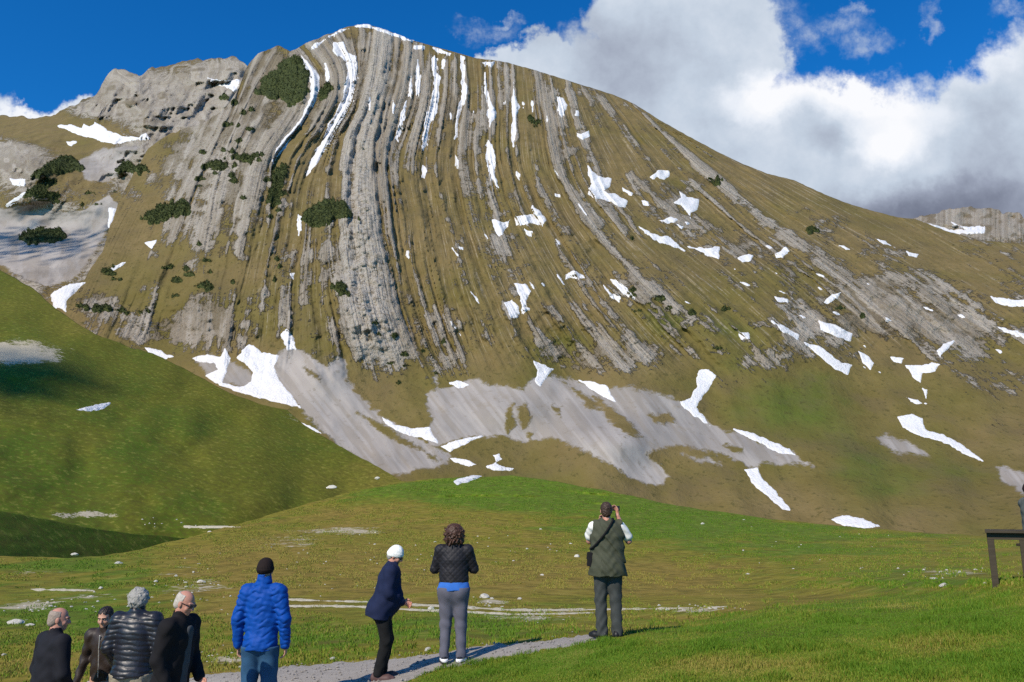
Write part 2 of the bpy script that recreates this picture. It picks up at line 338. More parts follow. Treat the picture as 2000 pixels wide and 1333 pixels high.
def m_mountain(t):
    P = t.pos(); S = t.attr('S'); T = t.attr('T')
    sv = t.xyz(t.m('MULTIPLY', S, 5.5), t.m('MULTIPLY', T, .25)); sv2 = t.xyz(t.m('MULTIPLY', S, 19.), t.m('MULTIPLY', T, .5))
    st1 = t.noise(sv, 1., 3., .6); st2 = t.noise(sv2, 1., 3., .6); big = t.noise(P, .02, 4.); mid = t.noise(P, .09, 5., .65); fine = t.noise(P, .42, 4., .7)
    r = t.attr('rock')
    rk = t.m('ADD', r, t.m('MULTIPLY', t.m('SUBTRACT', st1, .5), .55)); rk = t.m('ADD', rk, t.m('MULTIPLY', t.m('SUBTRACT', st2, .5), .75))
    rk = t.m('ADD', rk, t.m('MULTIPLY', t.m('SUBTRACT', mid, .5), .75)); rk = t.m('ADD', rk, t.m('MULTIPLY', t.m('SUBTRACT', fine, .5), 1.0))
    rf = t.ramp(rk, .40, .55)
    g = t.m('ADD', t.attr('green'), t.m('MULTIPLY', t.m('SUBTRACT', big, .5), .9))
    gc = grass_cols(t, g, mid, fine, ((.188,.138,.058), (.150,.122,.036), (.088,.124,.018)))
    m4 = t.noise(P, .045, 5., .6)
    gc = t.mix(t.m('MULTIPLY', t.ramp(m4, .46, .68), .6), gc, (.105,.080,.036)); gc = t.mix(t.m('MULTIPLY', t.ramp(fine, .56, .66), .6), gc, (.036,.038,.012))
    rc = t.mix(t.ramp(st1, .3, .7), (.250,.215,.165), (.405,.362,.300)); rc = t.mix(t.m('MULTIPLY', t.ramp(st2, .42, .66), .5), rc, (.22,.175,.115))
    rc = t.mix(t.m('MULTIPLY', t.ramp(fine, .54, .66), .6), rc, (.10,.088,.06)); rc = t.mix(t.m('MULTIPLY', t.ramp(mid, .55, .8), .45), rc, (.46,.42,.37))
    st3 = t.noise(t.xyz(t.m('MULTIPLY', t.m('ADD', S, t.m('MULTIPLY', mid, .03)), 30.), t.m('MULTIPLY', T, .7)), 1., 2.5, .55)
    ln = t.m('MULTIPLY', t.ramp(st3, .56, .66), t.ramp(t.m('ADD', t.m('MULTIPLY', t.attr('streak'), .8), t.m('MULTIPLY', t.m('SUBTRACT', mid, .5), 1.6)), .35, .8))
    rc = t.mix(t.m('MULTIPLY', t.ramp(t.attr('rib'), .5, .05), .8), rc, (.15,.118,.068))
    rc = t.mix(t.m('MULTIPLY', t.attr('pale'), t.ramp(fine, .62, .42)), rc, t.mix(st2, (.37,.335,.28), (.47,.43,.37)))
    c = t.mix(rf, gc, rc)
    c = t.mix(t.m('MULTIPLY', t.m('MULTIPLY', ln, .42), t.ramp(fine, .36, .56)), c, (.42,.36,.27))
    dk = t.m('MULTIPLY', t.ramp(st3, .42, .34), t.m('MULTIPLY', t.attr('streak'), .5)); c = t.mix(dk, c, (.085,.066,.030))
    sc = t.ramp(t.m('ADD', t.attr('scree'), t.m('ADD', t.m('MULTIPLY', t.m('SUBTRACT', mid, .5), .7), t.m('MULTIPLY', t.m('SUBTRACT', fine, .5), .9))), .38, .66)
    scc = t.mix(t.ramp(big, .35, .65), (.245,.225,.205), (.335,.305,.275)); scc = t.mix(t.m('MULTIPLY', t.ramp(fine, .58, .68), .5), scc, (.19,.16,.12)); scc = t.mix(t.m('MULTIPLY', t.ramp(mid, .58, .75), .5), scc, (.22,.175,.11)); scc = t.mix(t.m('MULTIPLY', t.ramp(t.attr('run'), .02, .3), .32), scc, (.20,.165,.12)); scc = t.mix(t.m('MULTIPLY', t.ramp(t.attr('run'), -.1, -.4), .3), scc, (.40,.37,.335))
    c = t.mix(sc, c, scc)
    h = t.m('ADD', t.m('MULTIPLY', fine, .8), t.m('MULTIPLY', st2, t.m('MULTIPLY', t.attr('streak'), .7))); h = t.m('MULTIPLY', h, t.m('ADD', .35, rf))
    h = t.m('MULTIPLY', h, t.m('SUBTRACT', 1.15, sc))
    return {'Base Color': c, 'Normal': t.bump(h, .9, 2.2)}
M_MOUNT = mat('mountain_ground', m_mountain)

def m_grass(t, cs=((.300,.210,.040), (.245,.215,.022), (.110,.205,.010))):
    P = t.pos(); big = t.noise(P, .03, 4.); mid = t.noise(P, .35, 5., .62); fine = t.noise(P, 2.2, 5., .7); vf = t.noise(P, 14., 4., .7)
    g = t.m('ADD', t.attr('green'), t.m('ADD', t.m('MULTIPLY', t.m('SUBTRACT', big, .5), .7), t.m('MULTIPLY', t.m('SUBTRACT', mid, .5), .8)))
    c = grass_cols(t, g, fine, mid, cs)
    m2 = t.noise(P, .95, 5., .65); m3 = t.noise(P, .13, 4., .6)
    c = t.mix(t.m('MULTIPLY', t.ramp(m2, .44, .66), .68), c, (.085,.075,.012)); c = t.mix(t.m('MULTIPLY', t.ramp(m3, .48, .75), .35), c, (.12,.115,.016)); c = t.mix(t.m('MULTIPLY', t.ramp(m2, .46, .30), .5), c, (.34,.29,.065))
    c = t.mix(t.m('MULTIPLY', t.ramp(vf, .3, .7), .5), c, t.mix(.35, c, (.03,.035,.005)))
    rr = t.m('ADD', t.attr('rock'), t.m('ADD', t.m('MULTIPLY', t.m('SUBTRACT', mid, .5), .9), t.m('MULTIPLY', t.m('SUBTRACT', fine, .5), .9)))
    c = t.mix(t.ramp(rr, .55, .68), c, t.mix(fine, (.30,.25,.15), (.56,.50,.38)))
    h = t.m('ADD', fine, t.m('MULTIPLY', vf, .4))
    return {'Base Color': c, 'Normal': t.bump(h, .5, .08)}
M_GRASS = mat('meadow_turf', m_grass)
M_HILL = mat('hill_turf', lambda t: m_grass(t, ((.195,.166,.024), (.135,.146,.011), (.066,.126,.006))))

# ------------------------------------------------------------------ the land itself
def wob(U, a, sc, seed): return a * fbm(U / sc, U * 0 + .5, 4, seed)
U = np.arange(-160, 2320, 2.2)
top_m = pl([(-160,700),(60,640),(100,612),(128,590),(150,570),(180,522),(200,492),(215,440),(235,390),(260,340),(290,290),(330,262),(400,240),(440,214),(466,172),(480,136),(490,122),(505,104),(522,98),(536,94),(545,90),(556,97),(566,101),(580,96),(600,84),(640,68),(668,56),(700,49),(722,50),(750,58),(800,78),(830,86),(880,100),(930,114),(985,121),(1050,139),(1130,164),(1200,186),(1240,204),(1290,236),(1340,264),(1400,296),(1450,320),(1500,340),(1550,352),(1600,375),(1650,396),(1700,411),(1750,424),(1790,429),(1850,452),(1920,470),(2000,478),(2320,530)])(U)
top_m = top_m + wob(U, 3.2, 14, 5) * sstep(900, 500, U) + wob(U, 2., 9, 6) * .5
bot_m = np.full(len(U), 1075.)
def attrs_m(u, v):
    S = strata(u, v)
    rock = np.clip(blobs(ROCK, u, v) - blobs(NOROCK, u, v), 0, 1.05) + .06 * sstep(780, 300, v) - .3 * sstep(690, 790, v)
    bd, thin = bands(u, v, S); wb = band_w(u, v, S)
    rock = rock - .16 * wb * sstep(250, 420, v) * sstep(5.9, 6.6, S) * sstep(13.5, 12.5, S)
    sc = np.full(u.shape, -30.)
    uu = u + 9 * fbm(u / 26, v / 18, 3, 31); vv = v + 6 * fbm(u / 26, v / 18, 3, 35)
    for p in SCREE: sc = np.maximum(sc, poly_sd(p, uu, vv))
    for p in BROWNPATCH: sc = np.minimum(sc, -poly_sd(p, uu, vv))
    gr = .14 + .8 * blobs(GREENS, u, v) + .4 * fbm(u / 120, v / 70, 3, 33) + .15 * sstep(400, 800, v)
    st = sstep(780, 640, v) * (.55 + .45 * np.exp(-((u - 1100) / 600) ** 2)) * sstep(380, 520, u) - .25 * blobs(NOROCK, u, v)
    pale = np.exp(-((S - 5.5) / .40) ** 4) * sstep(760, 640, v) + .6 * np.exp(-((S - 7.5) / .3) ** 2) * sstep(330, 200, v) + .45 * np.exp(-(((u - 420) / 110) ** 2 + ((v - 320) / 70) ** 2))
    return {'pale': np.clip(pale, 0, 1), 'streak': np.clip(st * 1.15, 0, 1), 'rib': np.where(wb > .05, np.maximum(bd, thin), .55 + 1.3 * fbm(S * 3, v / 90., 3, 320) + .8 * fbm(u / 20, v / 14, 3, 321)), 'run': fbm((u - .8 * (v - 800)) / 8, (v + .5 * u) / 90, 3, 311), 'rock': rock + (.36 + .3 * np.exp(-(((u - 400) / 140) ** 2 + ((v - 350) / 130) ** 2))) * fbm(u / 40, v / 28, 4, 322) * sstep(840, 700, v) + .08 * sstep(800, 700, v) + wb * (1.05 * (bd - .56 + .16 * sstep(3.6, 2.4, S)) + .75 * thin), 'scree': np.clip(.5 + sc / 26, 0, 1), 'green': gr, 'S': S, 'T': v / 60.}
sheet('mountain', M_MOUNT, U, top_m, bot_m, 520, Y_main, attrs_m, back=((60,12),(250,160),(700,500)))

U = np.arange(-420, 640, 3.)
top_b = pl([(-420,250),(0,228),(60,229),(110,223),(150,203),(190,182),(206,152),(222,138),(240,136),(256,140),(270,147),(300,134),(340,124),(380,119),(400,114),(440,112),(462,116),(480,126),(520,140),(640,150)])(U) + wob(U, 8, 18, 9)
def attrs_b(u, v):
    rock = np.clip(blobs(ROCK_B, u, v), 0, 1) - .6 * np.exp(-(((u - 120) / 130) ** 2 + ((v - 262) / 26) ** 2))
    sc = np.full(u.shape, -30.); uu = u + 8 * fbm(u / 25, v / 16, 3, 31); vv = v + 6 * fbm(u / 25, v / 16, 3, 35)
    for p in ([(-300,420),(0,405),(60,400),(120,415),(170,405),(215,380),(240,420),(215,440),(180,500),(150,540),(90,560),(40,540),(0,520),(-300,560)], [(150,318),(200,290),(270,285),(250,320),(215,360),(170,350)]):
        sc = np.maximum(sc, poly_sd(p, uu, vv))
    return {'streak': .12 * np.clip(rock, 0, 1), 'pale': np.clip(.7 * fbm(u / 60, v / 40, 3, 38) + .2, 0, 1), 'rock': rock + .1, 'scree': np.clip(.5 + sc / 14, 0, 1), 'green': .1 + .3 * fbm(u / 90, v / 60, 3, 37), 'rib': .55 + .9 * fbm(u / 34, (v + .15 * u) / 9, 3, 39) + .7 * ridged(u / 16, v / 13, 3, 41), 'run': fbm(u / 20, v / 30, 3, 312), 'S': (u * .8 + v * .5) / 120. + 1.1 * fbm(u / 50, v / 36, 3, 43), 'T': (v - .5 * u) / 30.}
sheet('rocky_peak_terrain', M_MOUNT, U, top_b, np.full(len(U), 640.), 240, Y_back, attrs_b, back=((80,20),(300,200),(700,600)))

U = np.arange(1700, 2500, 3.)
top_r = pl([(1700,440),(1760,430),(1795,426),(1820,421),(1840,413),(1860,409),(1885,406),(1920,409),(1950,411),(1975,416),(2000,425),(2060,446),(2500,420)])(U) + wob(U, 8, 16, 12)
sheet('far_ridge_terrain', M_MOUNT, U, top_r, np.full(len(U), 560.), 70, Y_far,
      lambda u, v: {'rock': .75 - .5 * sstep(455, 490, v), 'scree': 0 * u, 'streak': .1 + 0 * u, 'rib': .5 + fbm(u / 12, v / 9, 3, 40), 'green': .1 + 0 * u, 'S': u / 40., 'T': v / 60.}, back=((80,20),(400,200),(900,600)))

U = np.arange(-700, 1000, 3.)
top_l = pl([(-700,200),(-300,392),(0,526),(60,560),(110,602),(150,632),(220,667),(300,692),(370,724),(410,748),(440,764),(500,787),(560,800),(590,826),(640,857),(690,888),(740,912),(780,938),(820,962),(1000,1010)])(U) + wob(U, 4, 30, 15)
def attrs_l(u, v):
    rock = .95 * np.exp(-(((u - 30) / 90) ** 2 + ((v - 690) / 24) ** 2)) + .62 * np.exp(-(((u - 165) / 70) ** 2 + ((v - 1005) / 9) ** 2)) + .4 * np.exp(-(((u - 590) / 60) ** 2 + ((v - 815) / 14) ** 2)) + .17 + .14 * fbm(u / 30, v / 14, 3, 91)
    return {'rock': rock, 'green': .55 + .4 * fbm(u / 110, v / 60, 3, 92) + .25 * sstep(900, 700, v) * 0 - .35 * sstep(560, 760, u) + .25 * sstep(700, 900, v) * sstep(600, 300, u)}
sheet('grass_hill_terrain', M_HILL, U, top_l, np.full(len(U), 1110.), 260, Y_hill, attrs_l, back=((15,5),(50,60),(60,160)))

U = np.arange(-1300, 520, 4.)
top_k = pl([(-1300,800),(-700,890),(-300,948),(0,998),(60,1008),(120,1021),(180,1031),(250,1041),(320,1047),(390,1053),(520,1066)])(U) + wob(U, 2, 40, 18)
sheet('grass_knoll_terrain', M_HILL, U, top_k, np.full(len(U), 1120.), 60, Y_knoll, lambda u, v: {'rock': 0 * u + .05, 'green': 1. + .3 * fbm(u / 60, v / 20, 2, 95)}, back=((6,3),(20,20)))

U = np.concatenate([np.arange(-900, -100, 12.), np.arange(-100, 2100, 2.5), np.arange(2100, 2901, 12.)])
top_g = pl([(-900,1090),(0,1086),(60,1087),(130,1090),(200,1086),(260,1076),(320,1060),(370,1050),(440,1030),(520,1008),(600,985),(680,962),(760,945),(830,936),(900,932),(960,931),(1000,928),(1050,934),(1100,944),(1180,958),(1250,972),(1310,986),(1400,1000),(1500,1013),(1600,1024),(1700,1033),(1800,1041),(2000,1052),(2900,1075)]); top_g_f = top_g; top_g = top_g(U) + wob(U, 2.5, 35, 19)
GR_G = [(1000,960,260,30,1.0),(1300,1010,200,38,1.0),(1500,1060,220,40,.5),(1800,1130,300,30,.4),(620,1245,320,45,.35),(900,1230,200,30,.3),(150,1200,220,60,.55),(120,1110,200,18,.5),(250,1140,160,18,.2)]
BR_G = [(1050,1120,420,45,.55),(650,1110,160,60,.35),(450,1090,150,50,.35),(1350,1140,180,30,.4),(420,1180,110,40,.35),(100,1290,160,40,.25),(420,1290,90,30,.3),(700,1010,140,30,.35),(60,1125,110,12,.3)]
LAWN = [(770,1345),(850,1308),(960,1287),(1040,1274),(1150,1252),(1300,1225),(1420,1202),(1550,1182),(1700,1163),(1850,1150),(2000,1142),(2900,1120),(2900,2700),(300,2700),(560,1600)]
def green_g(u, v):
    g = .50 + blobs(GR_G, u, v) - blobs(BR_G, u, v) + .25 * fbm(u / 90, v / 28, 3, 97) + .45 * fbm((u + 1.5 * v) / 150, (v + .14 * (u - 700) * sstep(1000, 800, u)) / 7, 4, 98)
    return np.maximum(g, .95 * sstep(-12, 12, poly_sd(LAWN, u, v)))
STONY = [(200,1165,110,10,.34),(60,1185,110,22,.42),(390,1140,110,45,.38),(700,1035,120,14,.42),(440,1290,90,20,.42),(1350,1192,110,8,.4),(960,1175,50,12,.45),(1020,1205,180,12,.4),(1860,1118,110,10,.42),(560,1060,150,30,.3),(60,1120,90,10,.4),(160,1152,70,4,.3)]
sheet('meadow', M_GRASS, U, np.minimum(top_g, 1400), np.full(len(U), 2590.), 620, Y_mead,
      lambda u, v: {'rock': .12 + 1.2 * blobs(STONY, u, v) + .12 * fbm(u / 60, v / 6, 3, 96) - .4 * sstep(-5, 20, poly_sd(LAWN, u, v)), 'green': green_g(u, v)}, back=((8,.8),(30,6),(40,14)), power=.5)
# ground under and behind the camera, and far to the sides
xs = np.concatenate([np.linspace(-3000, -60, 25), np.linspace(-50, 50, 41), np.linspace(60, 3000, 25)]); ys = np.concatenate([np.linspace(-3000, -40, 20), np.linspace(-30, 2.2, 20), [3.5, 6, 30, 300, 1500, 4000]])
X, Yg = np.meshgrid(xs, ys)
Z = np.clip(-1.72 + .16 * X, -5, 3) - .06 + .1 * fbm(X / 6, Yg / 6, 3, 99); Z = np.where(Yg > 3, -14, Z)
tag(link('ground', mesh_np('ground', np.stack([X, Yg, Z], -1), grid_faces(*X.shape), M_GRASS, {'rock': 0 * X + .05, 'green': .8 + 0 * X})), kind='structure')

# ------------------------------------------------------------------ patches lying on the land
def drape(poly, key, step=1.6, k=.8, hmax=1.6, hneg=1.5, rough=1.6, rs=9., seed=0, lump=0., ls=4., pad=4):
    p = np.array(poly, float); x0, y0 = p.min(0) - pad; x1, y1 = p.max(0) + pad
    u, v = np.meshgrid(np.arange(x0, x1 + step, step), np.arange(y0, y1 + step, step))
    d = poly_sd(poly, u, v) + rough * fbm(u / rs, v / rs, 3, 101 + seed)
    Y = DEPTH[key](u, v); P = pt(u, v, Y); mpp = Y / F
    h = np.clip(d * k, -hneg, hmax)
    if lump: h = h + lump * np.clip(d, 0, 1.5) * (.5 + fbm(u / ls, v / ls, 2, 55 + seed))
    P = P + (h * mpp)[..., None] * np.array([0, -.45, .89])
    keep = d > -step * 1.5
    i = np.arange(u.size).reshape(u.shape)
    q = np.stack([i[:-1, :-1], i[1:, :-1], i[1:, 1:], i[:-1, 1:]], -1).reshape(-1, 4)
    ok = keep.ravel()[q].any(1); q = q[ok]
    if not len(q): q = np.array([[0, 1, 2, 3]])
    us, inv = np.unique(q, return_inverse=True)
    return P.reshape(-1, 3)[us], inv.reshape(-1, 4), d.reshape(-1)[us]
def centred(o_name, V, q, m, attrs=None, parent=None):
    c = V.mean(0); me = mesh_np(o_name, V - c, q, m, attrs); o = link(o_name, me, parent, loc=c); return o
# ------------------------------------------------------------------ snow
def m_snow(t):
    n = t.noise(t.pos(), .25, 4.); n2 = t.noise(t.pos(), 1.2, 4.)
    c = t.mix(n, (.64,.63,.62), (.78,.78,.79)); c = t.mix(t.m('MULTIPLY', t.ramp(n2, .52, .75), .5), c, (.50,.45,.39))
    return {'Base Color': c, 'Roughness': .7, 'Normal': t.bump(n2, .7, .9)}
M_SNOW = mat('old_snow', m_snow)
SNOW = [
 ('M','long curved snow streak down the left gully beside the dark pine scrub near the summit',[(588,108),(606,125),(622,148),(626,172),(618,196),(604,219),(592,238),(578,255),(562,280),(548,302),(532,315),(540,290),(556,268),(578,247),(590,228),(597,211),(606,190),(607,165),(600,140),(588,118)]),
 ('M','short thin snow sliver between the two longest snow gullies below the summit',[(634,121),(644,135),(643,160),(636,172),(637,145)]),
 ('M','longest winding snow streak running down from below the summit left of the broad rock rib',[(652,84),(672,81),(681,104),(697,111),(699,135),(695,165),(689,195),(673,225),(661,245),(651,265),(637,290),(623,315),(597,347),(604,318),(624,285),(637,262),(639,242),(651,232),(664,205),(671,185),(675,160),(679,140),(675,120),(667,112),(651,102)]),
 ('M','thin snow cornice along the very top of the summit',[(642,71),(668,58),(700,49),(722,50),(745,57),(775,67),(806,80),(805,83),(770,71),(740,61),(715,53),(690,54),(660,64),(644,74)]),
 ('M','small snow dash on the skyline just left of the summit dome',[(604,93),(620,83),(634,78),(630,86),(612,96)]),
 ('M','small snow cap on the skyline at the head of the thin straight snow lines',[(806,87),(831,90),(828,97),(808,96)]),
 ('M','thin snow cornice on the ridge at the head of the central snow gully',[(843,92),(862,97),(882,104),(878,109),(850,101)]),
 ('M','straight thin snow line just right of the broad summit rock rib',[(816,118),(822,150),(819,187),(811,188),(812,150)]),
 ('M','faint short snow line left of the straight thin snow line under the ridge',[(803,140),(806,165),(803,190),(796,191),(800,160)]),
 ('M','slanting narrow snow streak on the right flank of the broad rock rib',[(796,194),(789,235),(777,277),(771,272),(782,230),(789,200)]),
 ('M','heavy central snow gully on the face, wide in its middle',[(847,108),(854,115),(852,140),(859,150),(858,185),(854,220),(843,237),(838,252),(835,275),(826,296),(825,270),(830,240),(833,222),(845,190),(849,160),(844,138),(843,115)]),
 ('M','tiny vertical snow dash under the cornice right of the central snow gully',[(864,111),(870,120),(867,136),(861,135)]),
 ('M','small snow remnant at the lower tip of the central snow gully',[(825,322),(834,334),(830,352),(823,346)]),
 ('M','slender even snow streak second to the right of the central snow gully',[(900,108),(907,112),(908,160),(912,172),(907,200),(899,225),(895,245),(894,268),(888,272),(891,235),(895,205),(901,185),(901,150)]),
 ('M','small drop of snow below the slender snow streak',[(889,303),(897,315),(893,332),(889,322)]),
 ('M','blocky little snow patch on the ridge above the diamond shaped streak',[(940,121),(966,121),(961,131),(946,128)]),
 ('M','diamond shaped snow streak below the blocky snow patch on the ridge',[(947,143),(952,175),(958,195),(971,222),(964,236),(956,248),(950,225),(954,212),(947,180)]),
 ('M','forked snow streak directly below the diamond shaped streak',[(951,272),(962,282),(968,315),(966,340),(973,367),(959,350),(954,330),(949,305)]),
 ('M','ragged narrow snow streak beside the pale parallel rock ribs',[(1003,162),(1007,190),(1015,210),(1009,230),(1007,260),(1003,287),(999,270),(1001,230),(999,200)]),
 ('M','tiny snow fleck below the ragged narrow snow streak',[(1008,334),(1017,340),(1016,356),(1009,350)]),
 ('M','tooth shaped snow patch high on the brown slope under the right ridge',[(1087,189),(1098,192),(1109,206),(1101,220),(1098,234),(1091,215)]),
 ('M','tiny upright snow speck right of the tooth shaped patch',[(1124,213),(1131,220),(1131,229),(1122,226)]),
 ('M','crescent of snow on the brown slope under the right ridge',[(1124,257),(1135,262),(1151,254),(1152,265),(1138,273),(1127,266)]),
 ('M','triangular snow patch at the foot of the central gullies, left of its bowed neighbour',[(959,428),(985,435),(997,429),(986,450),(975,464),(967,450)]),
 ('M','bowed snow patch with an upturned tail at the foot of the central gullies',[(1004,424),(1030,420),(1044,418),(1038,399),(1056,415),(1067,431),(1060,440),(1035,438),(1008,440)]),
 ('M','small snow blob just below the bowed snow patch',[(1024,447),(1040,452),(1038,463),(1027,458)]),
 ('M','large hooked snow patch high on the right part of the face',[(1145,315),(1156,335),(1168,345),(1193,350),(1191,366),(1175,373),(1200,378),(1213,388),(1226,393),(1221,406),(1200,399),(1180,389),(1165,389),(1149,379),(1154,360),(1149,345)]),
 ('M','short slanted snow dash right of the large hooked patch',[(1214,365),(1238,377),(1233,384),(1217,373)]),
 ('M','curled snow patch under the middle of the right ridge',[(1270,346),(1285,332),(1306,335),(1309,345),(1295,352),(1282,347),(1274,353)]),
 ('M','star shaped ragged snow patch under the middle of the right ridge',[(1312,396),(1330,386),(1324,369),(1341,385),(1366,390),(1363,411),(1350,416),(1349,427),(1339,412),(1328,402)]),
 ('M','tiny snow fleck below and left of the star shaped patch',[(1286,431),(1308,424),(1325,430),(1303,438)]),
 ('M','small snow chip directly under the star shaped patch',[(1319,436),(1339,443),(1331,449)]),
 ('M','tapering snow streak slanting down across the grey bands of the right slope',[(1248,443),(1280,459),(1310,464),(1337,490),(1310,481),(1275,469)]),
 ('M','wedge shaped snow patch with a square right end on the right slope',[(1343,482),(1375,484),(1406,483),(1403,506),(1385,501)]),
 ('M','small rounded snow patch on the grey band right of the wedge shaped patch',[(1439,504),(1455,497),(1471,500),(1464,511),(1449,513)]),
 ('M','small slanted snow patch highest on the grey band of the right slope',[(1514,496),(1535,483),(1544,490),(1530,503),(1516,505)]),
 ('M','leaf shaped snow patch in the middle of the face, the longer of a close pair',[(1189,544),(1205,547),(1225,565),(1244,584),(1225,579),(1205,563)]),
 ('M','shorter snow patch of the close pair in the middle of the face',[(1179,558),(1195,572),(1214,580),(1209,590),(1190,579)]),
 ('M','flat little snow dash above and left of the close pair',[(1104,536),(1120,529),(1141,538),(1142,543),(1115,544),(1105,546)]),
 ('M','claw shaped snow patch in the middle of the face',[(1004,554),(1025,554),(1036,568),(1029,585),(1026,600),(1036,605),(1020,612),(1017,585)]),
 ('M','square snow patch just below the claw shaped patch',[(984,592),(1000,586),(1016,600),(1011,619),(998,621)]),
 ('M','tiny flat snow fleck below the grey band of the right slope',[(1513,580),(1541,584),(1539,591),(1520,589)]),
 ('M','small slanted snow bar on the folded grey rocks of the right slope',[(1609,591),(1625,575),(1641,572),(1636,583),(1615,595)]),
 ('M','long thin snow dash above the double snow streak on the right slope',[(1506,626),(1530,637),(1561,655),(1558,663),(1530,649)]),
 ('M','big ragged rectangular snow patch on the folded grey rocks of the right slope',[(1599,626),(1630,635),(1666,652),(1661,667),(1640,661),(1603,644)]),
 ('M','double snow streak along the gully of the right slope',[(1568,668),(1595,675),(1620,690),(1645,708),(1669,712),(1661,721),(1656,732),(1630,721),(1600,696)]),
 ('M','kinked small snow patch right of the double snow streak',[(1674,684),(1695,695),(1706,710),(1700,722),(1685,706)]),
 ('M','little snow tail above and left of the three armed patch',[(1738,697),(1766,700),(1761,711),(1745,706)]),
 ('M','three armed snow patch in the hollow of the far right slope',[(1768,714),(1800,715),(1820,707),(1836,712),(1826,726),(1801,729),(1798,748),(1787,741),(1775,723)]),
 ('M','boomerang shaped snow patch above the three armed patch',[(1829,686),(1845,672),(1864,666),(1851,683),(1836,698)]),
 ('M','small square snow patch alone on the green of the middle right slope',[(1439,647),(1461,650),(1464,661),(1447,664)]),
 ('M','largest snow tongue low on the right slope, broad above with a long thin tail',[(1753,815),(1780,809),(1801,818),(1806,838),(1840,849),(1875,867),(1922,902),(1890,889),(1840,863),(1790,849),(1763,835)]),
 ('M','pair of thin snow dashes above the largest snow tongue',[(1766,774),(1800,785),(1812,789),(1790,791)]),
 ('M','tiny upright snow spot between the three armed patch and the largest tongue',[(1802,759),(1811,762),(1809,779)]),
 ('M','bent snow gully reaching down to the right end of the grey scree',[(1364,724),(1385,721),(1398,735),(1391,750),(1376,770),(1366,785),(1359,796),(1376,815),(1387,832),(1360,816),(1334,796),(1329,785),(1349,778),(1361,755),(1359,740)]),
 ('M','snow strip along the upper edge at the right tip of the scree',[(1433,839),(1460,842),(1480,850),(1510,864),(1540,877),(1554,889),(1520,884),(1490,869),(1455,853)]),
 ('M','twisting snow ribbon dropping below the right tip of the scree',[(1453,917),(1480,914),(1486,930),(1506,950),(1531,980),(1549,1002),(1525,993),(1494,965),(1469,945)]),
 ('M','oval snow bed lying on the brown grass behind the right meadow',[(1623,1015),(1645,1007),(1680,1012),(1722,1029),(1690,1031),(1650,1027)]),
 ('M','snow tooth at the head of the grey scree in the middle',[(1039,703),(1060,711),(1082,721),(1066,740),(1055,759),(1044,745),(1050,725)]),
 ('M','long lens of snow on the upper edge of the grey scree',[(1128,742),(1160,746),(1186,754),(1202,785),(1180,776),(1155,761)]),
 ('M','small snow cap on the upper left edge of the middle scree',[(878,748),(895,743),(914,752),(895,761)]),
 ('M','small leaning snow block at the top of the left scree fan',[(547,654),(560,642),(576,660),(578,682),(560,683)]),
 ('M','curved snow band hugging the left scree, left of the biggest snowfield',[(373,700),(405,692),(430,697),(440,679),(450,700),(441,730),(433,749),(420,748),(401,735),(425,722),(417,708),(390,709)]),
 ('M','biggest snowfield at the mountain foot beside the left scree fan',[(461,699),(487,671),(512,689),(546,694),(534,715),(546,745),(587,797),(530,784),(470,767),(430,753),(425,746),(470,757),(489,745),(495,728),(481,712)]),
 ('M','low snow lens just above the shoulder of the green hill',[(283,679),(310,684),(339,697),(315,704),(294,693)]),
 ('M','thin snow edge along the right side of the left scree fan',[(738,808),(770,829),(805,837),(840,834),(846,850),(857,867),(835,859),(790,849),(754,828)]),
 ('M','snow strip in the notch where the two scree fans meet',[(858,872),(900,859),(942,852),(906,871),(880,882)]),
 ('M','thin snow dash behind the crest of the middle meadow, left of the snow pair',[(873,894),(905,896),(934,908),(915,911),(889,903)]),
 ('G','flat snow sliver on the crest of the green meadow',[(880,941),(905,932),(940,930),(921,940),(894,947)]),
 ('M','low snow lump behind the meadow crest below a white knob',[(950,912),(968,904),(980,912),(1007,914),(995,921),(965,919)]),
 ('M','white snow knob behind the meadow crest',[(962,889),(975,887),(981,897),(968,903)]),
 ('M','thin snow line against the edge of the green hill below the biggest snowfield',[(588,826),(612,834),(630,848),(605,840)]),
 ('L','pale thin snow strip lying alone on the green hill',[(148,801),(185,792),(222,785),(205,796),(180,804)]),
 ('B','broad snowfield with a fringed top below the rocky left peak',[(113,246),(140,244),(160,250),(163,240),(175,248),(185,238),(200,246),(210,256),(240,266),(272,268),(285,261),(293,271),(260,275),(225,283),(190,273),(150,262)]),
 ('B','small snow speck on the brown meadow under the broad snowfield',[(121,274),(150,278),(140,286)]),
 ('B','snow wedge in the saddle below the dark left summit',[(403,152),(435,158),(470,156),(459,179),(430,166)]),
 ('B','little snow block by the left rock wall',[(19,349),(49,350),(48,364),(24,361)]),
 ('B','slanted snow ramp under the left rock wall',[(13,400),(35,382),(62,369),(40,389)]),
 ('M','narrow upright snow drip at the edge of the grey slab',[(215,408),(224,410),(223,430),(212,442)]),
 ('M','snow strip on the edge of the green spur, upper of two',[(204,531),(230,517),(247,512),(225,529)]),
 ('M','bent snow chute meeting the green hill crest, lower of two',[(101,575),(130,559),(167,552),(146,568),(131,590),(129,609),(109,601)]),
 ('M','small snow flake on top of the green spur',[(284,475),(306,469),(296,485)]),
 ('R','branching snow patch below the far grey knob',[(1798,432),(1830,440),(1855,448),(1890,450),(1869,443),(1849,429),(1880,443),(1922,444),(1923,456),(1860,458),(1882,472),(1850,463),(1824,450)]),
 ('M','snow band at the right end of the far slope, upper of two',[(1933,579),(1960,584),(2000,587),(2030,600),(1970,599),(1944,591)]),
 ('M','snow band at the right end of the far slope, lower of two',[(1943,636),(1975,644),(2010,654),(2020,668),(1960,649)]),
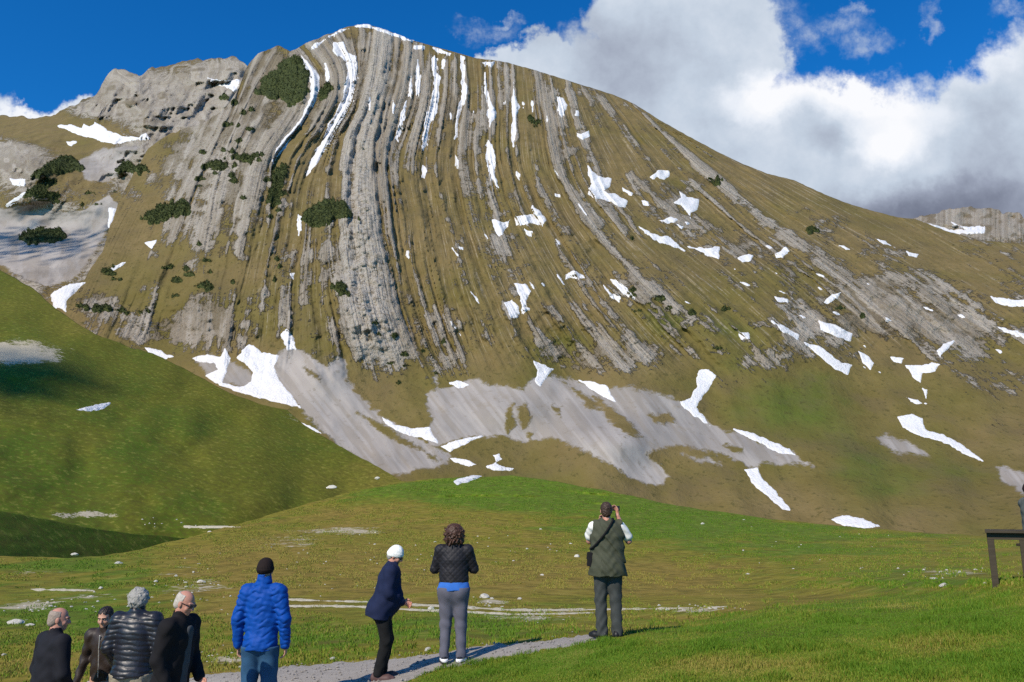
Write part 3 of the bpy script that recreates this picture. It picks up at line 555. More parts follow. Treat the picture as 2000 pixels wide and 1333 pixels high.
 ('M','thin slanted snow dash on the right ridge below the far grey knob',[(1710,466),(1730,471),(1750,485),(1725,478)]),
 ('M','tiny snow spot right of the thin slanted dash on the ridge',[(1770,491),(1796,496),(1791,503),(1775,499)]),
 ('M','thin broken snow drip down the gully under the longest snow streak',[(582,418),(589,425),(588,450),(583,460),(580,440)]),
 ('M','tiny snow fleck on the grass strip below the dark rib scrub',[(564,534),(576,533),(572,544)]),
 ('M','small snow nick in the grey bands right of the broad rock rib',[(793,489),(799,492),(799,506),(793,502)]),
 ('M','small snow fleck on the brown strip below the forked streak',[(895,482),(906,483),(905,489),(898,488)]),
 ('M','little snow patch on the brown slope left of the middle gullies',[(1086,468),(1095,472),(1097,481),(1089,479)]),
 ('M','tiny snow spot left of the large hooked patch',[(1083,378),(1095,380),(1094,386),(1084,385)]),
 ('M','tiny snow spot below and right of the large hooked patch',[(1253,392),(1266,394),(1268,403),(1258,401)]),
]
def flecks(cu, cv, su, sv, n, sl, label):
    for _ in range(n):
        u, v = random.gauss(cu, su), random.gauss(cv, sv); a, b = random.uniform(4, 11), random.uniform(1.3, 3.2)
        SNOW.append(('M', label, [(u - a, v - a * sl), (u, v - b), (u + a, v + a * sl), (u + a * .3, v + b + a * sl * .3)]))
N_SNOW = len(SNOW)
flecks(1560, 540, 130, 60, 12, .35, 'tiny snow fleck scattered over the grey bands of the right slope')
flecks(1820, 660, 90, 70, 9, .4, 'tiny snow fleck scattered on the far right slope around the three armed patch')
flecks(1010, 500, 90, 90, 9, 1.4, 'tiny snow fleck along the rock ribs in the middle of the face')
for cu in (722, 768, 880, 925, 985, 1022, 1040, 1068):
    L = random.randint(16, 46); v0 = 130 + (cu - 700) * .12 + random.randint(5, 80)
    SNOW.append(('M', 'thin broken snow thread between the upright rock ribs below the summit ridge', [(cu - 1.6, v0), (cu + 2, v0 + 4), (cu + 2.4, v0 + L * .6), (cu, v0 + L), (cu - 2, v0 + L * .6)]))
for i, (key, label, poly) in enumerate(SNOW):
    a = np.array(poly, float); w = min(np.ptp(a[:, 0]), np.ptp(a[:, 1]))
    V, q, d = drape(poly, key, step=1.1 if w < 50 else 1.5, k=.7, hmax=1.5, hneg=2.5, rough=3.4, rs=10, seed=i)
    tag(centred('snow_patch', V, q, M_SNOW), label, 'snow patch', 'snow patches on the mountain' if i < N_SNOW else label.replace('tiny snow fleck', 'snow flecks').replace('thin broken snow thread', 'snow threads'))

# ------------------------------------------------------------------ dwarf pine scrub: humped clumps of leafy twigs
def m_scrub(t):
    n = t.noise(t.pos(), .5, 5., .7); n2 = t.noise(t.pos(), .12, 3.)
    return {'Base Color': t.mix(t.ramp(n, .35, .7), (.022,.032,.011), (.080,.092,.026)), 'Roughness': .9, 'Normal': t.bump(n, .8, 1.)}
M_SCRUB = mat('pine_scrub_leaves', m_scrub)
SCRUB = [
 ('M','largest dark pine scrub on the crag left of the summit snow gullies',[(498,182),(508,160),(528,142),(552,120),(575,112),(590,125),(600,150),(604,180),(590,202),(560,206),(540,196),(515,190)]),
 ('M','dark pine scrub cap on the shaded shoulder at the head of the green spur',[(276,428),(300,408),(330,396),(360,394),(376,402),(370,416),(330,428),(300,440)]),
 ('M','dark winged pine scrub clump in the middle of the face beside the broad rib',[(590,424),(606,405),(630,398),(652,392),(676,402),(700,428),(680,424),(660,430),(640,438),(620,447),(600,442)]),
 ('M','small dark pine scrub diamond low on the broad pale rib',[(644,556),(662,554),(683,571),(676,579),(655,573)]),
 ('B','long dark pine scrub on the crest of the left rock wall, upper of two',[(62,346),(90,322),(115,308),(145,308),(168,332),(140,336),(110,340),(85,352)]),
 ('B','slanting dark pine scrub under the crest of the left rock wall, lower of two',[(40,388),(70,366),(105,348),(115,354),(90,374),(60,388)]),
 ('B','flat strip of pine scrub at the foot of the left rock wall',[(58,380),(90,376),(115,384),(90,390)]),
 ('M','pine scrub tuft on the grey ledges left of the long snow streaks',[(395,324),(415,316),(440,315),(452,328),(430,338),(410,330)]),
 ('M','pine scrub tuft just right of the tuft on the grey ledges',[(455,308),(480,300),(504,304),(490,318),(470,318)]),
 ('M','narrow upright line of pine scrub along the grass strip between the two long gullies',[(535,330),(552,326),(562,345),(548,375),(540,410),(524,395),(530,360)]),
 ('B','round pine scrub beside the edge of the grey slab, left of two',[(224,334),(240,318),(258,316),(268,328),(250,340)]),
 ('M','small pine scrub on the grey slab',[(258,332),(275,324),(292,330),(278,340),(262,340)]),
 ('B','wide dark pine scrub in the shade of the pale scree basin',[(35,466),(55,452),(85,446),(115,450),(130,462),(105,476),(60,476)]),
 ('M','small dark pine scrub beside the first snow streak top',[(570,108),(586,112),(600,135),(606,152),(594,148),(580,124)]),
 ('M','small pine scrub knot between the upper ends of the two long gullies',[(625,180),(640,168),(650,172),(640,188),(628,194)]),
 ('M','small dark pine scrub on the brown slope beside the parallel pale ribs',[(1032,232),(1048,236),(1062,240),(1050,246),(1036,243)]),
 ('M','small pine scrub on the crest of the right slope above the grey bands',[(1386,352),(1400,347),(1412,352),(1400,360)]),
 ('M','small pine scrub on the green of the far right ridge',[(1570,452),(1585,446),(1597,452),(1584,458)]),
 ('M','small flat pine scrub on the brown middle slope',[(1217,465),(1232,462),(1238,467),(1224,469)]),
 ('M','dark pine scrub tuft on the rocky edge of the shaded green spur',[(380,560),(405,552),(418,560),(400,570)]),
 ('M','low pine scrub bank across the top of the lower rocky outcrop',[(150,598),(200,600),(250,606),(300,604),(290,612),(210,610),(160,606)]),
]
N_BIG = len(SCRUB)
def bits(key, cu, cv, su, sv, n, label):
    for _ in range(n):
        u, v = random.gauss(cu, su), random.gauss(cv, sv); a, b = random.uniform(4, 11), random.uniform(2, 4.5)
        SCRUB.append((key, label, [(u - a, v + b * .3), (u - a * .3, v - b), (u + a * .6, v - b * .7), (u + a, v + b * .2), (u, v + b)]))
bits('M', 440, 325, 50, 26, 16, 'tiny dark pine scrub among the grey ledges left of the two long snow streaks')
bits('M', 455, 215, 16, 30, 9, 'tiny dark pine scrub on the crag edge below the largest dark scrub')
bits('M', 330, 540, 60, 34, 16, 'tiny dark pine scrub on the grassy spur above the biggest snowfield')
bits('B', 150, 385, 55, 18, 6, 'tiny dark pine scrub on the ledges above the pale scree basin')
bits('M', 545, 400, 12, 60, 9, 'tiny dark pine scrub down the grass strip between the two long snow gullies')
bits('M', 1330, 610, 110, 36, 12, 'tiny dark scrub on the brown grass of the middle right slope')
bits('M', 790, 690, 40, 40, 10, 'tiny dark scrub on the knobbly rock at the foot of the broad rib')
for i, (key, label, poly) in enumerate(SCRUB):
    V, q, d = drape(poly, key, step=1.3, k=1.1, hmax=3., hneg=1.5, rough=(7. if key == 'B' else 11.) if i < N_BIG else 4., rs=9, seed=40 + i, lump=2.4, ls=3.2, pad=8)
    # twigs: small leaf faces standing out of the hump
    rng = np.random.default_rng(300 + i); small = i >= N_BIG; ins = np.where(d > -1.2)[0]
    if len(ins):
        n = min(2600, len(ins) * 2); c = V[rng.choice(ins, n)]; mpp = c[:, 1:2] / F
        e1 = rng.normal(size=(n, 3)); e2 = rng.normal(size=(n, 3)); e1 /= np.linalg.norm(e1, axis=1)[:, None]; e2 /= np.linalg.norm(e2, axis=1)[:, None]
        c = c + np.array([0, -.3, .9]) * mpp * rng.random((n, 1)) * 2.2; s = mpp * rng.uniform(.8, 2., (n, 1))
        L = np.stack([c - e1 * s, c + e2 * s * .6, c + e1 * s, c - e2 * s * .6], 1).reshape(-1, 3)
        q = np.concatenate([q, np.arange(4 * n).reshape(-1, 4) + len(V)]); V = np.concatenate([V, L])
    tag(centred('pine_scrub', V, q, M_SCRUB), label, 'dwarf pine', 'dark pine scrub on the mountain' if not small else label.replace('tiny dark', 'small bits of'))

# ------------------------------------------------------------------ gravel path, cart track, pale gravel strips
def m_gravel(t):
    P = t.pos(); a = t.noise(P, 6., 4.); b = t.noise(P, 60., 4., .7)
    c = t.mix(a, (.27,.245,.215), (.42,.385,.335)); c = t.mix(t.m('MULTIPLY', t.ramp(b, .55, .7), .5), c, (.20,.18,.16)); c = t.mix(t.m('MULTIPLY', t.ramp(b, .28, .4), .0), c, (.5,.47,.43))
    return {'Base Color': c, 'Normal': t.bump(b, .6, .02)}
M_GRAVEL = mat('path_gravel', m_gravel)
def m_track(t):
    P = t.pos(); a = t.noise(P, .8, 4.); b = t.noise(P, 7., 4., .7)
    c = t.mix(a, (.46,.40,.27), (.72,.66,.50)); c = t.mix(t.ramp(b, .52, .7), c, (.22,.17,.06))
    return {'Base Color': c, 'Normal': t.bump(b, .6, .1)}
M_TRACK = mat('track_dirt', m_track)
PATH = [(320,1350),(360,1326),(420,1316),(480,1310),(560,1302),(720,1290),(860,1277),(920,1263),(1000,1257),(1080,1250),(1150,1239),(1200,1236),(1170,1250),(1040,1274),(960,1288),(850,1310),(775,1338),(640,1420),(450,1600),(150,1800),(0,1700),(150,1480)]
V, q, d = drape(PATH, 'G', step=3., k=1., hmax=2., hneg=3., rough=5, rs=14, seed=70)
tag(link('gravel_path', mesh_np('gravel_path', V, q, M_GRAVEL)), kind='structure')
TR = [((560,1171),(640,1174),(720,1176),(800,1181),(900,1186),(1000,1192),(1100,1192),(1200,1190),(1300,1189),(1380,1187),(1420,1185)), ((560,1184),(640,1184),(720,1186),(800,1191),(900,1195),(1000,1200),(1100,1199),(1160,1197))]
Vs, Qs, off = [], [], 0
for i, L in enumerate(TR):
    L = np.array(L, float); w = np.interp(np.arange(len(L)), [0, len(L) // 2, len(L) - 1], [1.8, 2.4, 1.0])
    poly = np.concatenate([L - np.stack([0 * w, w], 1), (L + np.stack([0 * w, w], 1))[::-1]])
    V, q, d = drape(poly, 'G', step=1.5, k=.8, hmax=1.0, hneg=1.6, rough=2.2, rs=16, seed=73 + i)
    Vs.append(V); Qs.append(q + off); off += len(V)
tag(link('cart_track', mesh_np('cart_track', np.concatenate(Vs), np.concatenate(Qs), M_TRACK)), kind='structure')
V, q, d = drape([(60,1151),(120,1150.5),(180,1153),(185,1155),(120,1154),(75,1153.5)], 'G', step=1.5, k=.5, hmax=.5, hneg=1.3, rough=3.5, rs=14, seed=77)
tag(link('gravel_strip_ground', mesh_np('gravel_strip_ground', V, q, M_TRACK)), kind='structure')
V, q, d = drape([(360,1028.2),(420,1028.2),(470,1029),(472,1030.4),(420,1029.9),(370,1029.2)], 'G', step=.8, k=.5, hmax=.4, hneg=1., rough=1.6, rs=14, seed=78)
tag(link('pale_path', mesh_np('pale_path', V, q, M_TRACK)), kind='structure')

# ------------------------------------------------------------------ stones
def m_stone(t):
    n = t.noise(t.obj(), 3., 5., .7); n2 = t.noise(t.obj(), 14., 4.)
    c = t.mix(n, (.46,.43,.35), (.72,.69,.60)); c = t.mix(t.m('MULTIPLY', t.ramp(n2, .58, .7), .4), c, (.22,.19,.13))
    return {'Base Color': c, 'Normal': t.bump(n2, .6, .1)}
M_STONE = mat('limestone', m_stone)
import bmesh
# loose gravel on the path
n = 800; gu = RNG.uniform(330, 1190, n * 4); gv_ = RNG.uniform(1236, 1345, n * 4); kk = poly_sd(PATH, gu, gv_) + 4 * RNG.normal(size=n * 4) > 0; gu, gv_ = gu[kk][:n], gv_[kk][:n]; n = len(gu)
gp = ground(gu, gv_) + np.array([0, 0, .022]); gr_ = .006 + .020 * RNG.random(n) ** 3
oc = np.array([[1,0,0],[0,1,0],[-1,0,0],[0,-1,0],[0,0,.7],[0,0,-.5]], float); of = np.array([[0,1,4],[1,2,4],[2,3,4],[3,0,4],[1,0,5],[2,1,5],[3,2,5],[0,3,5]])
ov = oc[None] * (gr_[:, None, None] * RNG.uniform(.6, 1.3, (n, 6, 1))) + gp[:, None]
tag(link('gravel', mesh_np('gravel', ov.reshape(-1, 3), (of[None] + np.arange(n)[:, None, None] * 6).reshape(-1, 3), simple('gravel_stone', (.27,.245,.215), .9, .1, .4, 3.), smooth=False)), kind='stuff')
STONES = []
for k in range(8):
    bm = bmesh.new(); bmesh.ops.create_icosphere(bm, subdivisions=3, radius=1)
    rng = random.Random(k); sx, sy, sz = rng.uniform(.8, 1.3), rng.uniform(.7, 1.1), rng.uniform(.45, .8)
    cuts = [(Vector((rng.uniform(-1, 1), rng.uniform(-1, 1), rng.uniform(-.3, 1))).normalized(), rng.uniform(.55, .85)) for _ in range(9)]
    for w in bm.verts:
        p = w.co.copy()
        for n, dd in cuts:
            e = p.dot(n) - dd
            if e > 0: p -= n * e * .85
        f = 1 + .16 * float(fbm(p.x * 2 + k, p.y * 2 + p.z * 1.7, 3, k))
        w.co = Vector((p.x * sx, p.y * sy, p.z * sz + .12)) * f
    me = bpy.data.meshes.new('rock'); bm.to_mesh(me); bm.free(); me.materials.append(M_STONE)
    STONES.append(me)
def stone(u, v, px, label, group, key='G'):
    Y = float(DEPTH[key](u, v)); P = pt(u, v, Y)
    o = link('rock', random.choice(STONES), loc=tuple(P)); s = px * Y / F * .56; o.scale = (s * random.uniform(.8, 1.3), s, s * random.uniform(.7, 1.1))
    o.rotation_euler = (0, 0, random.uniform(0, 6.3)); tag(o, label, 'rock', group)
ONE = [(647,953,13,'largest white rock alone on the upper left of the meadow, below the grey scree fan'),(737,935,9,'pale rock near the meadow crest left of the snow sliver'),
 (232,1101,10,'white rock right of the dark green hollow, on the left meadow'),(146,1084,11,'white rock on the lip of the dark green hollow'),(393,1138,19,'big cracked pale rock above the head of the rightmost man of the four'),
 (196,1150,9,'single white rock at the right end of the pale gravel strip'),(30,1218,22,'low pale boulder in the grass left of the bald man'),(60,1222,14,'pale boulder in the grass just behind the bald man'),
 (650,1288,12,'small white rock on the path edge right of the blue jacket'),(836,1271,15,'flat pale rock on the path edge left of the curly haired woman'),(945,1168,22,'low pale stone heap right of the curly haired woman beside the track'),
 (1127,1088,11,'white rock in the brown grass left of the man in the green vest'),(1845,1145,16,'whitest rock left of the wooden table'),(1824,1132,13,'pale rock above the whitest rock left of the wooden table'),
 (1926,1140,11,'pale rock beside the near leg of the wooden table'),(843,1191,13,'white stone on the track left of the grey trousers'),(1372,1024,8,'white stone on the bright green slope right of the vest man'),(1460,1122,8,'pale stone below the brown middle slope of the right meadow'),(1015,1171,9,'pale stone on the brown slope above the cart track'),(1058,1124,7,'small white stone on the brown slope between the woman and the vest man'),(472,1304,12,'white stone at the path edge beside the blue jacket'),(8,1280,11,'white stone low at the left edge of the meadow')]
for u, v, px, label in ONE: stone(u, v, px, label, None)
ZONES = [  # centre, spread, count, size range, label, group
 (110,1185,120,16,52,(3,8),'small pale stone in the green grass behind the four huddled people','stones in the grass behind the huddle'),
 (380,1150,80,40,42,(3,8),'small pale stone on the brown slope left of the blue jacket','stones on the slope left of the blue jacket'),
 (430,1288,40,14,14,(3,7),'small stone on the rough verge between the huddle and the blue jacket','stones on the path verge'),
 (1010,1203,120,7,30,(3,7),'small pale stone scattered below the cart track','stones along the cart track'),
 (1370,1190,60,7,22,(3,7),'small pale stone at the right end of the cart track','stones at the end of the track'),
 (950,1180,40,9,14,(3,8),'small stone beside the grey trousers of the curly haired woman','stones beside the track'),
 (1850,1118,90,9,30,(3,7),'small pale stone in the meadow left of the wooden table','stones near the wooden table'),
 (960,1070,130,32,26,(2.5,5),'tiny pale stone in the grass between the curly haired woman and the vest man','stones on the middle meadow'),
 (660,1090,110,60,26,(2.5,5),'tiny pale stone on the brown meadow above the white hat','stones above the white hat'),
 (1560,1080,170,36,16,(2.5,5),'tiny pale stone on the green slope right of the vest man','stones on the right meadow'),
 (320,1025,90,18,12,(2.5,5),'tiny pale stone at the foot of the green hill','stones at the hill foot')]
for cu, cv, su, sv, n, (a, b), label, group in ZONES:
    k = 0
    while k < n:
        u = random.gauss(cu, su * .7); v = random.gauss(cv, sv * .7)
        if not (-20 < u < 2020) or float(poly_sd(LAWN, np.array([u]), np.array([v]))[0]) > -4: k += .2; continue
        stone(u, v, a + (b - a) * random.random() ** 2.2, label, group, 'L' if 'hill' in group and v < 1020 else 'G'); k += 1

# ------------------------------------------------------------------ grass
def m_blade(t):
    g = t.attr('tone'); r = t.attr('rnd')
    c = t.mix(t.ramp(g, .15, .55), (.28,.215,.05), (.15,.18,.014)); c = t.mix(t.ramp(g, .5, .9), c, (.060,.150,.005))
    c = t.mix(t.m('MULTIPLY', r, .5), c, (.17,.22,.02))
    return {'Base Color': c, 'Roughness': .7, 'Specular IOR Level': .2}
M_BLADE = mat('grass_blade', m_blade)
def blades(name, u, v, hgt, wid, tone, lean=.9):
    n = len(u); P = ground(u, v); rng = RNG
    ang = rng.uniform(0, 2 * np.pi, n); la = rng.uniform(0, 2 * np.pi, n); ln = rng.random(n) * lean * hgt
    h = hgt * rng.uniform(.5, 1.25, n); w = wid * rng.uniform(.7, 1.3, n)
    sx = np.stack([np.cos(ang) * w, np.sin(ang) * w, 0 * w], 1); L = np.stack([np.cos(la) * ln, np.sin(la) * ln, 0 * ln], 1); Zv = np.array([0, 0, 1.])
    b0 = P - Zv * .012; mid = P + L * .35 + Zv * (h * .6)[:, None]; tip = P + L + Zv * h[:, None]
    V = np.stack([b0 - sx, b0 + sx, mid - sx * .7, mid + sx * .7, tip - sx * .12, tip + sx * .12], 1).reshape(-1, 3)
    i = np.arange(n)[:, None] * 6
    q = np.concatenate([i + np.array([[0, 1, 3, 2]]), i + np.array([[2, 3, 5, 4]])], 0)
    me = mesh_np(name, V, q, M_BLADE, {'tone': np.repeat(tone, 6), 'rnd': np.repeat(rng.random(n), 6)}, smooth=True)
    return tag(link(name, me), kind='stuff')
def pick(n, u0, u1, v0, v1, test, pw=1.):
    u = RNG.uniform(u0, u1, n); v = v0 + (v1 - v0) * RNG.random(n) ** pw; k = test(u, v); return u[k], v[k]
inl = lambda u, v: poly_sd(LAWN, u, v) + 5 * fbm(u / 12, v / 8, 2, 7) > 0
u, v = pick(420000, 600, 2150, 1120, 1460, inl)
P = ground(u, v); tn = .74 + .8 * fbm(P[:, 0] / 1.1, P[:, 1] / 1.1, 3, 201) + .2 * RNG.normal(size=len(u)) - .55 * np.exp(-(((u - 1560) / 150) ** 2 + ((v - 1320) / 30) ** 2)) - .5 * np.exp(-(((u - 1860) / 90) ** 2 + ((v - 1325) / 22) ** 2)) - .5 * np.exp(-(((u - 1740) / 60) ** 2 + ((v - 1182) / 8) ** 2))
hh = .014 + .032 * np.clip(.35 + fbm(P[:, 0] / .35, P[:, 1] / .35, 3, 203) * 2.2, 0, 1.5) ** 1.5; tn = tn + 5 * (hh - .03)
blades('lawn_grass', u, v, hh, .0032, np.clip(tn, 0, 1))
inm = lambda u, v: (poly_sd(LAWN, u, v) < 0) & (poly_sd(PATH, u, v) < 0) & (fbm(u / 24, v / 9, 3, 205) > -.12 + .5 * sstep(1230, 1130, v))
u, v = pick(170000, -60, 2060, 1095, 1345, inm)
P = ground(u, v); g = green_g(u, v); tn = g + .25 * RNG.normal(size=len(u)) + .3 * fbm(P[:, 0] / 2, P[:, 1] / 2, 3, 207)
blades('meadow_grass', u, v, np.where(RNG.random(len(u)) < .05, .09, .04) * (1 - .35 * sstep(20, 50, P[:, 1])), .004 + P[:, 1] * .0003, np.clip(tn, 0, 1))

u, v = pick(300000, -40, 2040, 930, 1150, lambda u, v: (poly_sd(LAWN, u, v) < 0) & (v > top_g_f(u) + 3) & (fbm(u / 30, v / 8, 3, 215) > -.05))
P = ground(u, v); tn = green_g(u, v) + .3 * RNG.normal(size=len(u))
blades('meadow_tufts_grass', u, v, .035 + .0006 * P[:, 1], .004 + P[:, 1] * .0003, np.clip(tn, 0, 1), lean=.7)

# ------------------------------------------------------------------ light and sky
SUN = Vector((-.44, -.69, .65)).normalized()
sd = bpy.data.lights.new('sun', 'SUN'); sd.energy = 4.9; sd.angle = math.radians(.53); sd.color = (1, .90, .76)
so = bpy.data.objects.new('sun', sd); COL.objects.link(so); so.rotation_euler = SUN.to_track_quat('Z', 'Y').to_euler(); so.location = (-200, -200, 300)
# two unseen low clouds behind the viewer's left shoulder, added so that their shade lies on the scree basin and on the left hill
def m_shade_cloud(t): return {'Base Color': (.85,.85,.86), 'Roughness': 1.}
M_SHADE_CLOUD = mat('shade_cloud_puff', m_shade_cloud)
bm = bmesh.new(); bmesh.ops.create_icosphere(bm, subdivisions=2, radius=1); bm.verts.ensure_lookup_table()
iv = np.array([w.co[:] for w in bm.verts]); it = np.array([[w.index for w in f.verts] for f in bm.faces]); bm.free()
def shade_cloud(spots, key, far, rad, seed):
    rng = np.random.default_rng(seed); C = []
    for cu, cv, su, sv, n in spots:
        u, v = rng.normal(cu, su, n), rng.normal(cv, sv, n); C.append(pt(u, v, DEPTH[key](u, v)))
    C = np.concatenate(C); n = len(C); C = C + np.array(SUN)[None] * (far + rng.normal(size=(n, 1)) * far * .04)  # puffs stand up the sun line from where their shade should fall
    r = rng.uniform(rad * .5, rad * 1.3, (n, 1, 1)); V = iv[None] * r * (1 + .18 * rng.normal(size=(n, len(iv), 1))) + C[:, None]
    me = mesh_np('shade_cloud', V.reshape(-1, 3), (it[None] + np.arange(n)[:, None, None] * len(iv)).reshape(-1, 3), M_SHADE_CLOUD); tag(link('shade_cloud', me), kind='stuff')
shade_cloud([(70, 478, 95, 15, 420), (300, 452, 60, 18, 150)], 'B', 1100, 3.2, 1)
shade_cloud([(50, 742, 75, 22, 420), (10, 715, 40, 18, 160)], 'L', 1000, 1.0, 2)
W = bpy.data.worlds.new('World'); SC.world = W; W.use_nodes = True
t = NT(W.node_tree); W.node_tree.nodes.clear()
sky = t.n('ShaderNodeTexSky', sky_type='NISHITA', sun_disc=False); sky.sun_elevation = math.asin(SUN.z); sky.sun_rotation = math.atan2(SUN.x, SUN.y)
sky.altitude = 1900; sky.air_density = 1.; sky.dust_density = .3; sky.ozone_density = 2.5
hs = t.n('ShaderNodeHueSaturation'); hs.inputs['Saturation'].default_value = 1.35; hs.inputs['Value'].default_value = 1.0; t.put(hs.inputs['Color'], sky.outputs[0])
skyc = t.mix(1., hs.outputs[0], (.50,1.32,1.60), 'MULTIPLY')
D = t.n('ShaderNodeTexCoord').outputs['Generated']
fw = t.vm('DOT_PRODUCT', D, (0, CT, ST), 1); up = t.vm('DOT_PRODUCT', D, (0, -ST, CT), 1)
rt = t.vm('DOT_PRODUCT', D, (1, 0, 0), 1); fz = t.m('MAXIMUM', fw, .05)
px = t.m('ADD', t.m('MULTIPLY', t.m('DIVIDE', rt, fz), 1.570), 1.0); py = t.m('SUBTRACT', .6665, t.m('MULTIPLY', t.m('DIVIDE', up, fz), 1.570))
p0 = t.xyz(px, py, 0)
def ntx(scale, det, ro, off=(0, 0, 0), col=False):
    nd = t.n('ShaderNodeTexNoise'); t.put(nd.inputs['Vector'], t.vm('ADD', p0, off)); nd.inputs['Scale'].default_value = scale; nd.inputs['Detail'].default_value = det; nd.inputs['Roughness'].default_value = ro
    return nd.outputs['Color'] if col else nd.outputs['Fac']
wrp = t.vm('SUBTRACT', ntx(4.5, 6., .62, (3, 1, 0), True), (.5, .5, .5)); wr2 = t.vm('SUBTRACT', ntx(19., 5., .62, (7, 4, 0), True), (.5, .5, .5))
def warped(a, b):
    q = t.vm('ADD', p0, t.vm('MULTIPLY', wrp, (a, a, 0))); return t.vm('ADD', q, t.vm('MULTIPLY', wr2, (b, b, 0)))
def blobset(q, L, comb):
    r = None
    for (cx, cy, rx, ry) in L:
        l = t.vm('LENGTH', t.vm('MULTIPLY', t.vm('SUBTRACT', q, (cx / 1000, cy / 1000, 0)), (1000 / rx, 1000 / ry, 0)), None, 1)
        r = l if r is None else t.m(comb, r, l)
    return r
q1 = warped(.17, .11)
CLOUD = [(1180,190,190,160),(1260,60,120,130),(1330,0,160,130),(1420,90,130,170),(1300,260,340,190),(1550,290,260,150),(1680,260,160,100),(1790,330,260,180),(1900,280,170,150),(2030,230,160,190),(2160,120,200,160),(1080,130,90,70),(1010,150,70,60),(1600,420,700,150),(2300,300,300,300),(40,265,140,70),(-120,230,150,90),(140,250,75,62)]
den = t.ramp(t.m('SUBTRACT', 1., blobset(q1, CLOUD, 'MINIMUM')), -.07, .26)
q2 = warped(.20, .10)
WISP = [(950,75,60,26),(985,50,45,18),(1600,60,90,40),(1690,90,60,36),(1640,20,40,20),(1800,50,24,50),(1530,30,60,60),(1970,10,60,30)]
wis = t.m('MULTIPLY', t.ramp(t.m('SUBTRACT', 1., blobset(q2, WISP, 'MINIMUM')), -.1, 1.0), t.ramp(ntx(9., 6., .7, (1, 8, 0)), .32, .66))
den = t.m('MAXIMUM', den, t.m('MULTIPLY', wis, .75))
q3 = warped(.10, .05)
br = None
for (cx, cy, rx, ry, a) in [(1470,205,95,50,.40),(1680,190,120,60,.42),(1560,175,110,50,.3),(1740,285,90,50,.46),(1500,160,60,40,.3),(1880,120,110,50,.25),(1960,90,70,60,.15),(1800,220,90,60,.3),(1600,245,110,50,-.05),(1640,290,70,40,-.16),(1850,425,300,70,-.52),(1960,340,160,80,-.2),(1330,340,160,60,.06),(1230,190,150,110,-.10),(1450,330,130,60,-.12),(1960,230,110,60,-.12),(60,220,150,40,.25),(20,170,100,30,-.1),(1700,420,150,30,-.1),(1130,120,70,60,-.05),(1150,60,170,90,-.10),(1300,120,200,130,-.09)]:
    l = t.vm('LENGTH', t.vm('MULTIPLY', t.vm('SUBTRACT', q3, (cx / 1000, cy / 1000, 0)), (1000 / rx, 1000 / ry, 0)), None, 1)
    g = t.m('MULTIPLY', t.ramp(l, 1.3, .1), a); br = g if br is None else t.m('ADD', br, g)
br = t.m('ADD', t.m('ADD', br, .61), t.m('MULTIPLY', t.m('SUBTRACT', ntx(7., 6., .6, (5, 2, 0)), .5), .55))
cr = t.n('ShaderNodeValToRGB'); t.put(cr.inputs[0], br); el = cr.color_ramp.elements
el[0].position = 0.; el[0].color = (.16,.18,.25,1); el[1].position = 1.; el[1].color = (.96,.97,1,1)
e = el.new(.3); e.color = (.33,.37,.47,1); e = el.new(.55); e.color = (.55,.63,.74,1); e = el.new(.8); e.color = (.80,.85,.93,1)
b1 = t.n('ShaderNodeBackground'); t.put(b1.inputs[0], skyc); b1.inputs[1].default_value = .11
b2 = t.n('ShaderNodeBackground'); t.put(b2.inputs[0], cr.outputs[0]); b2.inputs[1].default_value = 1.
ms = t.n('ShaderNodeMixShader'); t.put(ms.inputs[0], t.m('MULTIPLY', den, t.ramp(fw, .1, .3))); t.put(ms.inputs[1], b1.outputs[0]); t.put(ms.inputs[2], b2.outputs[0])
wo = t.n('ShaderNodeOutputWorld'); t.put(wo.inputs[0], ms.outputs[0])
SC.view_settings.view_transform = 'Standard'; SC.view_settings.look = 'None'; SC.view_settings.exposure = 0; SC.view_settings.gamma = 1
SC.cycles.use_denoising = False; SC.cycles.max_bounces = 5; SC.cycles.diffuse_bounces = 3
